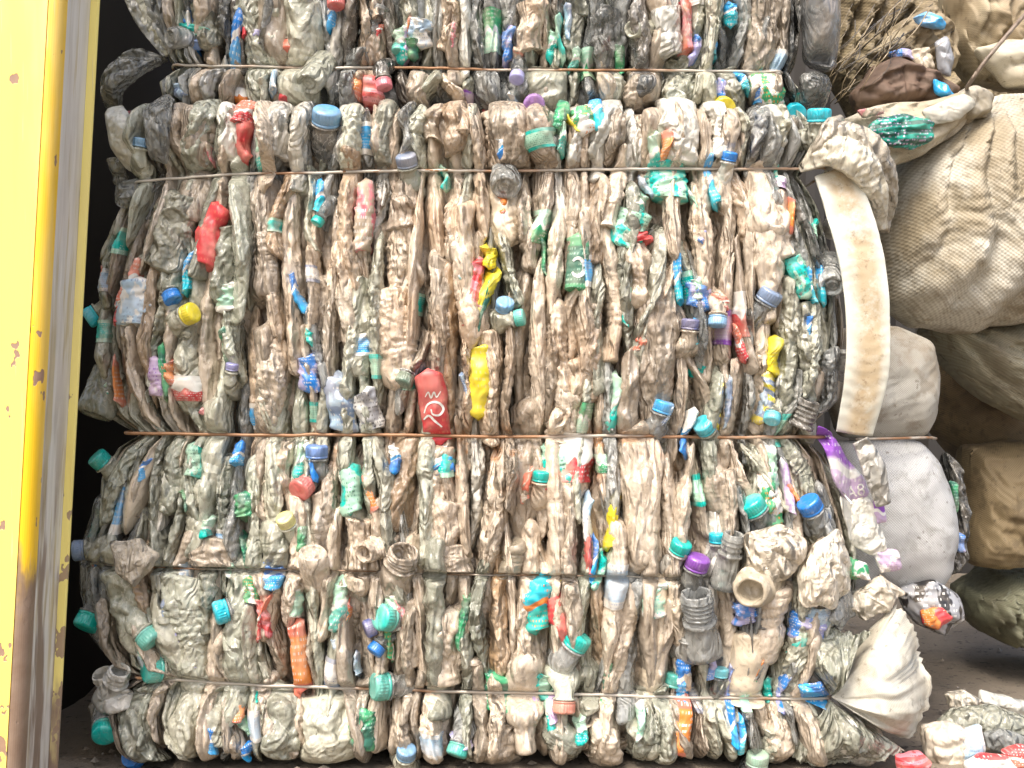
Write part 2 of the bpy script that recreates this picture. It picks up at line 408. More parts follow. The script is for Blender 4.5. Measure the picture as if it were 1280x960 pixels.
def lathe_mesh(c, axis, prof, name, mat, parent, nu=40, rng=None, wob=0., close=(True, True), label=None):
    axis = unit(np.array(axis, float)); a = unit(np.cross(axis, [.31, .22, .93])); b = np.cross(axis, a)
    t = np.arange(nu)/nu*2*pi; V = []
    for i, (z, r) in enumerate(prof):
        rr = r*np.ones(nu)
        if rng is not None: rr = rr*(1+wob*np.sin(2*t+.3+.12*i)+wob*.5*np.sin(5*t+i*.3))
        V.append(c+axis*z+np.outer(np.cos(t)*rr, a)+np.outer(np.sin(t)*rr, b))
    V = np.concatenate(V)
    if rng is not None and wob:
        V = V+unit(axis)*0+np.outer(crumple(V, rng, wob*.02, (.012, .03), 3), a)
    return mesh(name, V, grid_faces(len(prof), nu, *close), mat, parent, label=label)

def aim(ang, tilt):
    """axis in the picture plane at ang degrees (0 right, 90 up), leaning tilt (0..1) towards the viewer"""
    a = radians(ang); f = math.sqrt(max(0, 1-tilt*tilt)); return np.array([cos(a)*f, -tilt, sin(a)*f])

def loc(B, px, py, d):
    """world point d mm in front of (negative) or behind the bale's face, where the photo shows it"""
    Y = B.surf(np.array([float(px)]), np.array([float(py)]))[0]
    Y = np.clip(Y, -.03, .02)+d/1000.+B.Y0
    return pt(px, py, Y)

ALLCAPS = []
def capped_neck(B, px, py, dia, ang, tilt, col, body=None, d=-14, h=None, seed=0, blen=70, label=None, dust=.36):
    rng = np.random.default_rng(seed+int(px*7+py))
    ax = aim(ang, tilt); c = loc(B, px, py, d); r = dia/2000.; h = (h or dia*.58)/1000.
    z0 = -h*.35
    prof = [(z0, r*.80), (z0-.003, r*.80), (z0-.0035, r*1.05), (z0-.0055, r*1.05), (z0-.006, r*.84), (z0-.010, r*.85)]
    prof += [(z0-.010-.045*k/9, r*(.85+.62*math.sin(k/9*pi*.62))) for k in range(1, 10)]
    back = unit(np.array([0, 1., 0])-.25*ax); nu = 32; t = np.arange(nu)/nu*2*pi; V = []; p = np.array(c)+ax*z0; zl = z0
    for i, (z, rr) in enumerate(prof):
        q = np.clip((i-3)/8, 0, 1); q = q*q*(3-2*q); a_ = unit(-ax*(1-q)+back*q); p = p+a_*(zl-z); zl = z
        e1 = unit(np.cross(a_, [.31, .22, .93])); e2 = np.cross(a_, e1)
        wob = 1+(.22*np.sin(2*t+seed)+.10*np.sin(3*t+seed*2+i*.2)+.06*np.abs(np.sin(4*t+i*.35)))*np.clip((i-5)/5, 0, 1)
        V.append(p+np.outer(np.cos(t)*rr*wob, e1)+np.outer(np.sin(t)*rr*wob, e2))
    o = mesh('bottle', np.concatenate(V), grid_faces(len(prof), nu), body or CLEAR, B.root, label=label)
    cap_mesh(c, ax, r, h, 'cap', cmat(col, dust), o, ribs=26)
    return o

def open_neck(B, px, py, dia, ang, tilt, mat, d=-16, threads=3, length=24, label=None, body=True):
    rng = np.random.default_rng(int(px*3+py))
    ax = aim(ang, tilt); c = loc(B, px, py, d); r = dia/2000.; l = length/1000.
    prof = [(-l*.9, r*.60), (-l*.4, r*.68), (0, r*.70), (.0012, r*.74), (.0012, r*.84), (0, r*.90)]
    for k in range(threads):
        z = -l*(.12+.62*k/threads); dz = l*.62/threads
        prof += [(z, r*.90), (z-dz*.25, r*1.0), (z-dz*.5, r*1.0), (z-dz*.72, r*.90)]
    prof += [(-l*.80, r*.92), (-l*.82, r*1.12), (-l*.92, r*1.12), (-l*.95, r*.95)]
    if body:
        for k in range(1, 7): prof.append((-l-.04*k/6, r*(.95+.35*math.sin(k/6*pi/2))))
    return lathe_mesh(c, ax, prof, 'bottle', mat, B.root, 40, rng, .05, close=(True, True), label=label)

def base_disc(B, px, py, dia, ang, tilt, mat, d=-14, label=None):
    """petal-footed or ringed bottle bottom looking out of the bale"""
    rng = np.random.default_rng(int(px*5+py))
    ax = aim(ang, tilt); c = loc(B, px, py, d); r = dia/2000.
    prof = [(-.003, r*.05), (-.0045, r*.22), (-.002, r*.30), (-.003, r*.42), (-.006, r*.50), (-.002, r*.62), (.0, r*.74), (-.001, r*.86), (-.006, r*.97), (-.014, r*1.0)]
    prof += [(-.02-.01*k, r*(1.0-.03*(k % 2))) for k in range(5)]
    return lathe_mesh(c, ax, prof, 'bottle', mat, B.root, 44, rng, .05, label=label)

def pillow(outline, Y, df, db, name, mat, parent, seed=0, amp=3., nr=16, nt=56, wl=(10, 45), pinch=None, pleats=9, pamp=5., edge=.5, rough=.03, aniso=(1, 1, 1), B=None, label=None, kind=None, sag=0., smooth_outline=True, xf=None, npl=None):
    """a crumpled closed bag or scrap: outline in photo px at depth Y, bulging df mm towards the viewer and db mm away"""
    rng = np.random.default_rng(seed)
    O = np.array(outline, float); c = O.mean(0)
    seg = np.r_[O, O[:1]]; s = np.r_[0, np.cumsum(np.linalg.norm(np.diff(seg, axis=0), axis=1))]
    q = np.linspace(0, s[-1], nt, endpoint=False)
    E = np.stack([np.interp(q, s, seg[:, 0]), np.interp(q, s, seg[:, 1])], 1)
    if smooth_outline:
        for _ in range(2): E = .5*E+.25*np.roll(E, 1, 0)+.25*np.roll(E, -1, 0)
    size = np.linalg.norm(E-c, axis=1).mean()
    tq = q/s[-1]*2*pi
    for k in range(3, 8): E = E+(E-c)/np.linalg.norm(E-c, axis=1)[:, None]*(size*rough/k*2*np.sin(k*tq+rng.uniform(0, 6)))[:, None]
    rho = np.sin(np.linspace(0, 1, nr)*pi/2); rho[0] = .02
    rows = []; side = []
    for f, rr in [(-1, r) for r in rho]+[(1, r) for r in rho[-2::-1]]:
        p = c+(E-c)*rr; h = (1-rr**2.4)**edge if rr < 1 else 0
        rows.append(np.c_[p[:, 0], np.full(nt, f*h*(df if f < 0 else db)), p[:, 1]]); side.append(np.full(nt, f))
    P = np.concatenate(rows); sd_ = np.concatenate(side)
    d = crumple(P, rng, amp, wl, 6, aniso)+crumple(P, rng, amp*.35, (wl[0]*.4, wl[0]), 3, aniso)
    if pinch is not None:
        dx = P[:, 0]-pinch[0]; dz = P[:, 2]-pinch[1]; r = np.hypot(dx, dz); a = np.arctan2(dz, dx)
        f = pleats*a+.8*np.sin(r/30+rng.uniform(0, 6))
        d += pamp*(np.abs(np.sin(f))-.5)*np.clip(r/60, 0, 1)
    rim = np.clip(1-np.abs(P[:, 1])/(1e-6+max(df, db)), 0, 1)
    P[:, 1] += np.where(sd_ < 0, -d, d*.4)
    P[:, 0] += .25*d; P[:, 2] += .25*d
    if sag: P[:, 2] += sag*np.clip((P[:, 2]-c[1])/size, -1, 1)**2*0
    uv = np.c_[(P[:, 0]-O[:, 0].min())/np.ptp(O[:, 0]), (P[:, 2]-O[:, 1].min())/np.ptp(O[:, 1])]
    if xf is not None: W = xf(P)
    elif B is not None:
        YY = np.clip(B.surf(P[:, 0], P[:, 2]), -.03, .04)+Y+P[:, 1]/1000.
        for i, (path, k) in enumerate(B.wires):
            dz = np.abs(P[:, 2]-B.wire_py(i, P[:, 0])); lim = B.wire_Y(i, P[:, 0])+.0016-np.clip(dz-1.5, 0, 99)*(.0022/k)
            ok = (dz < 34) & (i != 2) & (P[:, 0] > 150) & (P[:, 0] < 1035) & (YY < lim)
            YY = np.where(ok, lim+(YY-lim)*.06, YY)
        YY = YY+B.Y0
        s_ = (CAM_D+B.Y0)/CAM_D
        W = np.c_[(P[:, 0]-640)/1000*s_, YY, CAM_Z+(480-P[:, 2])/1000*s_]
    else:
        s_ = (CAM_D+Y)/CAM_D
        W = np.c_[(P[:, 0]-640)/1000*s_, Y+P[:, 1]/1000.*s_, CAM_Z+(480-P[:, 2])/1000*s_]
    return mesh(name, W, grid_faces(2*nr-1, nt), mat, parent, uv=uv, label=label, kind=kind)

def oval(x, y, w_, h_, ang=0, n=2.6, k=18, taper=0.):
    t = np.arange(k)/k*2*pi; e = 2/n
    X = np.sign(np.cos(t))*np.abs(np.cos(t))**e*w_/2; Y = np.sign(np.sin(t))*np.abs(np.sin(t))**e*h_/2
    X = X*(1+taper*Y/(h_/2)); a = radians(ang)
    return np.c_[x+X*cos(a)-Y*sin(a), y+X*sin(a)+Y*cos(a)]

def catmull(P, n):
    P = np.array(P, float); Q = np.r_[[2*P[0]-P[1]], P, [2*P[-1]-P[-2]]]; out = []
    m = len(P)-1
    for s in np.linspace(0, m, n):
        i = min(int(s), m-1); t = s-i; a, b, c, d = Q[i:i+4]
        out.append(.5*(2*b+(c-a)*t+(2*a-5*b+4*c-d)*t*t+(3*b-a-3*c+d)*t**3))
    return np.array(out)

def ribbon(spine, widths, thick, name, mat, parent, seed=0, amp=2., nv=50, nu=28, wl=(10, 45), round_=2.6, label=None, uvs=True, depth=True):
    """a flattened tube or fold along a spine of world points; widths across the picture plane, thick in depth (metres)"""
    rng = np.random.default_rng(seed)
    C = catmull(spine, nv); Wd = np.interp(np.linspace(0, 1, nv), np.linspace(0, 1, len(widths)), widths)
    T = np.gradient(C, axis=0); T /= np.linalg.norm(T, axis=1)[:, None]
    A = np.cross(T, [0, -1, 0]); A /= np.linalg.norm(A, axis=1)[:, None]; Nn = np.cross(A, T)
    th = np.arange(nu)/nu*2*pi; ex = 2/round_
    cx, cy = np.sign(np.cos(th))*np.abs(np.cos(th))**ex, np.sign(np.sin(th))*np.abs(np.sin(th))**ex
    tk = np.interp(np.linspace(0, 1, nv), np.linspace(0, 1, len(thick)), thick) if hasattr(thick, '__len__') else np.full(nv, thick)
    V = C[:, None]+A[:, None]*(Wd[:, None]/2*cx)[..., None]+Nn[:, None]*(tk[:, None]/2*cy)[..., None]
    P = V.reshape(-1, 3)
    d = crumple(P*1000, rng, amp, wl, 6)/1000.
    P = P+(Nn[:, None]*np.sign(cy)[None, :, None]*np.ones((nv, 1, 1))).reshape(-1, 3)*d[:, None]
    uv = np.c_[np.tile((cx+1)/2, nv), np.repeat(np.linspace(0, 1, nv), nu)]
    return mesh(name, P, grid_faces(nv, nu), mat, parent, uv=uv, label=label)

def tube(points, r, name, mat, parent=None, n=None, nu=8, label=None):
    C = catmull(points, n or len(points)*6); nv = len(C)
    T = np.gradient(C, axis=0); T /= np.linalg.norm(T, axis=1)[:, None]
    A = np.cross(T, [0.1, -1, 0.05]); A /= np.linalg.norm(A, axis=1)[:, None]; Nn = np.cross(A, T)
    th = np.arange(nu)/nu*2*pi
    V = C[:, None]+r*(A[:, None]*np.cos(th)[None, :, None]+Nn[:, None]*np.sin(th)[None, :, None])
    return mesh(name, V.reshape(-1, 3), grid_faces(nv, nu), mat, parent, label=label)

# ------------------------------------------------------------------ the setting: ground and the added dark walls behind
def ground_mat():
    m, nt, B = nodes('trodden_dirt'); v, r, pos = coords(nt, False)
    c = mix(nt, noise(nt, pos, 9, 6, .65), (.14, .115, .085), (.28, .235, .18))
    c = mix(nt, ramp(nt, noise(nt, pos, 90, 4), .58, .7), c, (.06, .05, .04))
    nt.links.new(c, B.inputs['Base Color']); B.inputs['Roughness'].default_value = .8
    bump(nt, B, [(noise(nt, pos, 30, 6, .65), .6, .012), (noise(nt, pos, 250, 3), .5, .002)]); return m
g = 60.
xs = np.r_[-g, -8, np.linspace(-1.2, 1.4, 66), 8, g]; ys = np.r_[-g, -6, np.linspace(-.6, 1.9, 64), 8, g]
GX, GY = np.meshgrid(xs, ys); rng = np.random.default_rng(5)
GP = np.stack([GX.ravel(), GY.ravel(), np.zeros(GX.size)], 1)
inn = (np.abs(GP[:, 0]-.1) < 1.15) & (GP[:, 1] > -.5) & (GP[:, 1] < 1.8)
GP[:, 2] = np.where(inn, np.clip(crumple(GP, rng, .010, (.06, .3), 6), -.008, .006), 0)-.006
tag(mesh('ground', GP, open_faces(len(ys), len(xs)), ground_mat()), 'bare brown trodden dirt floor in front of and beside the bales', kind='structure')

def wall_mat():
    m, nt, B = nodes('shade_black_wall'); v, r, pos = coords(nt, False)
    c = mix(nt, noise(nt, stretch(nt, pos, (1, 1, .2)), 8, 5), (.018, .017, .016), (.045, .04, .035))  # near-black colour stands in for the shade of the void
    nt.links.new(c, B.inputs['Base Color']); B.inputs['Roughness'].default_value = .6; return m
nx = 160; wx = np.linspace(-1.6, 2.2, nx); prof = 1.55+.018*np.clip(np.sin(wx*2*pi/.16)*2, -1, 1)
V = [(x, y, z) for z in (-.01, 2.3) for x, y in zip(wx, prof)]+[(x, 1.62, z) for z in (-.01, 2.3) for x in wx]
F = [(i, i+1, nx+i+1, nx+i) for i in range(nx-1)]+[(2*nx+i+1, 2*nx+i, 3*nx+i, 3*nx+i+1) for i in range(nx-1)]
F += [(nx+i, nx+i+1, 3*nx+i+1, 3*nx+i) for i in range(nx-1)]
o = mesh('gloom_wall', V, F, wall_mat(), smooth=False)  # added backdrop for the dark void, its darkness put into the colour
tag(o, 'added corrugated wall coloured near black as the gloom behind the stacked bales', 'wall', kind='structure')

V = [(-.66, y, z) for z in (-.01, 2.3) for y in (.02, 1.54)]+[(-.70, y, z) for z in (-.01, 2.3) for y in (.02, 1.54)]  # added to keep light out of the gap beside the bale
o = mesh('light_block_wall', V, [(0, 1, 3, 2), (5, 4, 6, 7), (0, 2, 6, 4), (2, 3, 7, 6), (1, 5, 7, 3)], wall_mat(), smooth=False)
tag(o, 'added dark panel blocking light behind the yellow post', 'wall', kind='structure')

# ------------------------------------------------------------------ yellow steel post at the left
def paint_mat(name, col, chips, worn_z=None, lo=.635):
    m, nt, B = nodes(name); v, r, pos = coords(nt, False)
    sp = N(nt, 'ShaderNodeSeparateXYZ'); nt.links.new(pos, sp.inputs[0]); z = sp.outputs[2]
    c = mix(nt, noise(nt, stretch(nt, pos, (1, 1, .25)), 14, 5), col, tuple(min(1, x*1.12) for x in col))
    fade = ramp(nt, noise(nt, stretch(nt, pos, (1, 1, .12)), 22, 4), .5, .75)
    c = mix(nt, math_(nt, 'MULTIPLY', fade, .45), c, (.82, .70, .36))
    n1 = noise(nt, stretch(nt, pos, (1, 1, .7)), 42, 3, .55)
    amt = ramp(nt, z, .80, .05, lo+.05, lo-.045)
    chip = ramp(nt, math_(nt, 'SUBTRACT', n1, amt), 0., .012)
    chipc = mix(nt, noise(nt, pos, 90, 3), (.20, .10, .11), (.30, .20, .17))
    c = mix(nt, math_(nt, 'MULTIPLY', chip, chips), c, chipc)
    gr = ramp(nt, noise(nt, stretch(nt, pos, (1.6, 1, .10)), 30, 5, .65), .54, .74)
    c = mix(nt, math_(nt, 'MULTIPLY', gr, math_(nt, 'MULTIPLY', chips, .30)), c, (.46, .30, .09))
    c = mix(nt, math_(nt, 'MULTIPLY', ramp(nt, noise(nt, stretch(nt, pos, (1, 1, .03)), 260, 2), .66, .70), .35), c, (.62, .52, .36))
    if worn_z:
        wz = math_(nt, 'ADD', z, math_(nt, 'MULTIPLY', math_(nt, 'SUBTRACT', noise(nt, stretch(nt, pos, (1, 1, .3)), 30, 4), .5), .25))
        c = mix(nt, ramp(nt, wz, worn_z+.03, worn_z-.03), c, mix(nt, noise(nt, pos, 60, 5), (.17, .10, .06), (.32, .24, .18)))
        hh = math_(nt, 'ADD', chip, ramp(nt, wz, worn_z+.03, worn_z-.03))
    else: hh = chip
    nt.links.new(c, B.inputs['Base Color']); B.inputs['Roughness'].default_value = .42
    bump(nt, B, [(math_(nt, 'SUBTRACT', 1., hh), .5, .0012), (noise(nt, stretch(nt, pos, (1, 1, .3)), 120, 3), .12, .001)]); return m
def steel_mat():
    m, nt, B = nodes('scraped_steel'); v, r, pos = coords(nt, False)
    sp = N(nt, 'ShaderNodeSeparateXYZ'); nt.links.new(pos, sp.inputs[0]); z = sp.outputs[2]
    st = stretch(nt, pos, (1, 1, .045))
    c = mix(nt, noise(nt, st, 160, 4, .6), (.48, .47, .44), (.80, .79, .76))
    c = mix(nt, ramp(nt, noise(nt, st, 70, 4), .5, .62), c, (.50, .44, .30))
    c = mix(nt, math_(nt, 'MULTIPLY', ramp(nt, noise(nt, stretch(nt, pos, (1, 1, .12)), 45, 5), .45, .6), ramp(nt, z, .55, .2, .15, .9)), c, (.20, .135, .095))
    nt.links.new(c, B.inputs['Base Color']); B.inputs['Roughness'].default_value = .45; B.inputs['Metallic'].default_value = .1
    bump(nt, B, [(noise(nt, st, 200, 3), .25, .001)]); return m
LEAN = .0455/.832
def post_part(name, sec, mat, parent, z1=1.35, nz=40, bev=.0):
    V, n = [], len(sec)
    for k in range(nz):
        z = z1*k/(nz-1)
        for x, y in sec: V.append((x+(z-.891)*LEAN, y, z))
    return mesh(name, V, grid_faces(nz, n), mat, parent, smooth=False)
post = empty('steel_post', (-.75, -.17, 0))
tag(post, 'leaning yellow painted steel post with scraped bare edge beside the bales', 'post')
YEL = paint_mat('yellow_paint', (.86, .625, .15), .9)
YEL2 = paint_mat('worn_yellow_paint', (.80, .50, .012), .9, worn_z=.27, lo=.64)
YEL3 = paint_mat('yellow_lip_paint', (.78, .66, .20), .8, worn_z=.10, lo=.64)
fx = -.494
post_part('front_plate', [(-1.05, -.212), (fx-.004, -.212), (fx-.004, -.196), (-1.05, -.196)], YEL, post)
cur = [(fx-.004+.012*sin(a)+.001, -.200-.0118*cos(a)) for a in np.linspace(0, pi/2, 9)]
post_part('bent_edge', cur+[(fx-.003, -.192)][:0]+[(fx+.009, -.190), (fx-.003, -.190)], YEL2, post)
post_part('side_web', [(fx+.0085, -.1895), (fx+.0095, -.124), (fx-.003, -.124), (fx-.003, -.1895)], steel_mat(), post)
post_part('rear_lip', [(fx-.1, -.1238), (fx+.0175, -.1238), (fx+.0188, -.121), (fx+.0175, -.116), (fx-.1, -.116)], YEL3, post)

# ------------------------------------------------------------------ bales of crushed bottles
def bale_root(B, loc_, label):
    B.root = empty('bale', loc_); tag(B.root, label, 'bale', 'wired bales of crushed plastic bottles'); return B.root
bale_root(MAIN, (0, .4, 0), 'big lower bale of crushed dusty plastic bottles tied with rusty wires')
bale_root(UPPER, (0, .45, .82), 'upper bale of crushed grey plastic bottles resting on the big bale')

# the mass of bottles inside, seen only as dark shapes in the gaps
def lumps(B, y0, y1, depth, seed, name):
    rng = np.random.default_rng(seed); VV, FF, off = [], [], 0
    x = LEFT0+12
    while x < RIGHT0-8:
        w_ = rng.uniform(26, 44); y = y0+rng.uniform(-50, 0)
        while y < y1:
            L_ = rng.uniform(80, 190)
            P, nv, nu = squashed_bottle(rng, L_, w_*1.35, 50, rng.normal(0, 7), rng.uniform() < .5, nv=20, nu=14, amp=1.1)
            Q = np.c_[P[:, 0]+x+w_/2, P[:, 1]+depth+rng.normal(0, 6), np.clip(y+L_/2-P[:, 2], y0+6, y1-6)]
            VV.append(B.warp(Q, False)); FF += [tuple(i+off for i in f) for f in grid_faces(nv, nu)]; off += len(Q); y += L_*.8
        x += w_*.8
    o = mesh(name, np.concatenate(VV), FF, TAN if B is MAIN else GREY, B.root, kind='stuff'); return o
lumps(MAIN, 130, 948, 62, 11, 'packed_bottles'); lumps(UPPER, -60, 128, 62, 12, 'packed_bottles')
def core(B, x0, x1, z0, z1, y0, y1):
    rng = np.random.default_rng(3); n = 24; V, F = [], []
    for ax, (u0, u1, v0, v1) in (('f', (x0, x1, z0, z1)), ('l', (y0, y1, z0, z1)), ('r', (y0, y1, z0, z1)), ('t', (x0, x1, y0, y1)), ('b', (x0, x1, y0, y1)), ('k', (x0, x1, z0, z1))):
        o = len(V)
        for i in range(n):
            for j in range(n):
                u = u0+(u1-u0)*j/(n-1); v = v0+(v1-v0)*i/(n-1)
                V.append({'f': (u, y0, v), 'k': (u, y1, v), 'l': (x0, u, v), 'r': (x1, u, v), 't': (u, v, z1), 'b': (u, v, z0)}[ax])
        F += [tuple(q+o for q in f) for f in open_faces(n, n)]
    V = np.array(V); c = V.mean(0); V = V+unit(V[0]-c)*0+(V-c)/np.linalg.norm(V-c, axis=1)[:, None]*crumple(V, rng, .03, (.03, .12), 7)[:, None]
    mesh('packed_core', V, F, CLEAR, B.root, kind='stuff')
core(MAIN, -.46, .36, .02, .80, .105, .72); core(UPPER, -.42, .33, .85, 1.5, .14, .76)

LABELS = [printed('label_blue', PAL['sky'], PAL['white'], PAL['white']), printed('label_teal', PAL['teal'], PAL['mint'], PAL['white']), printed('label_red', PAL['red'], PAL['white'], PAL['white'], kind='half'),
          printed('label_white', PAL['white'], PAL['slate'], PAL['navy']), printed('label_green', PAL['green'], PAL['mint'], PAL['white'], kind='half'), printed('label_lilac', PAL['lilac'], PAL['purple'], PAL['white']),
          printed('label_mint', PAL['mint'], PAL['teal'], PAL['darkgreen']), printed('label_orange', PAL['orange'], PAL['white'], PAL['white'], kind='half', dust=.5), printed('label_pale', PAL['paleblue'], PAL['white'], PAL['slate'], dust=.5)]

def zone(px, py, rng):
    """what the pieces are made of, by where they lie: tan mud in the middle, greener clear plastic round the rim, grey at the top"""
    u = rng.uniform()
    if py < 125: return GREY if u < .34 else CLEAR if u < .66 else TAN if u < .86 else MILK if u < .90 else DARK
    if py < 215: return MILK if u < .20 else CLEAR if u < .50 else GREY if u < .70 else TAN
    t = max(0, 1-abs(px-640)/360.)*max(0, 1-max(0, abs(py-460)-230)/330.)
    if px < 300: t *= .35
    if u < .22+.72*t**.6: return TAN if rng.uniform() < .93 else BROWN
    u = rng.uniform(); return CLEAR if u < .68 else GREY if u < .86 else MILK if u < .90 else TAN

def add_bottle(B, x, y, W, L, D, ang, up, mat, rng, d=0., ribs=0., amp=1., lab=None, cap=None, nv=66, nu=32, bend=1., shoulder=None, round_=2.0, label=None, neckr=None, shape=None):
    P, nv, nu = squashed_bottle(rng, L, W, D, ang, up, nv, nu, ribs, shoulder, amp, bend, round_, neckr, shape)
    Q = np.c_[P[:, 0]+x, P[:, 1]+D/2+d, y-P[:, 2]]
    Wd = B.warp(Q)
    o = mesh('bottle', Wd, grid_faces(nv, nu), mat, B.root, label=label)
    if lab is not None:
        a = rng.uniform(.15, .32); b = a+rng.uniform(.14, .34); i0, i1 = int(a*nv), int(b*nv)
        G = Wd.reshape(nv, nu, 3)[i0:i1]; c = G.mean(1, keepdims=True); r = G-c
        G = G+r/np.linalg.norm(r, axis=2, keepdims=True)*.0011
        U, V_ = np.meshgrid(np.arange(nu)/nu*3, np.linspace(0, 1, i1-i0))
        mesh('label', G.reshape(-1, 3), grid_faces(i1-i0, nu, False, False), lab, o, uv=np.c_[U.ravel(), V_.ravel()])
    if cap is not None:
        G = Wd.reshape(nv, nu, 3); c = G[-2].mean(0); ax = unit(G[-1].mean(0)-G[-5].mean(0)); r = rng.uniform(.0125, .0145)
        cap_mesh(c+ax*.002, ax, r, .017, 'cap', cap, o, ribs=24)
    return o

CAPC = ['teal', 'cyan', 'blue', 'navy', 'sky', 'teal', 'blue', 'red', 'white', 'lavender', 'yellow', 'green', 'grey', 'purple']
def fill(B, x0, x1, y0, y1, seed, pitch):
    rng = np.random.default_rng(seed); x = x0; n = 0
    while x < x1:
        w_ = rng.uniform(*pitch); y = y0-rng.uniform(0, 70)
        while y < y1-20:
            L_ = rng.choice([rng.uniform(95, 150), rng.uniform(150, 250)], p=[.35, .65])
            yy = y+L_/2
            top, bot = max(y, y0+2), min(y+L_, y1-2); Lr = bot-top
            if Lr > 45:
                wide = rng.uniform() < .11; m = zone(x, (top+bot)/2, rng)
                W = w_*(2.0 if wide else 1.10)
                add_bottle(B, x+w_/2+rng.normal(0, 3), (top+bot)/2, W, Lr, rng.uniform(56, 84), rng.normal(0, 3.6 if Lr > 110 else 8), rng.uniform() < .5, m, rng,
                           d=rng.normal(0, 9)-(5 if wide else 0), ribs=rng.choice([0, 0, 0, 1.0, 1.6]), amp=rng.uniform(.75, 1.2),
                           lab=LABELS[rng.integers(len(LABELS))] if rng.uniform() < .13 else None, cap=cmat(CAPC[rng.integers(len(CAPC))]) if rng.uniform() < .035 else None, nv=60, nu=28); n += 1
            y += L_*rng.uniform(.80, .92)
        x += w_*rng.uniform(.86, 1.0)
    return n
n1 = fill(MAIN, LEFT0-2, RIGHT0-2, 126, 956, 21, (13, 25)); n2 = fill(UPPER, LEFT0+4, RIGHT0-30, -42, 131, 22, (15, 29))
print('filler bottles', n1, n2)

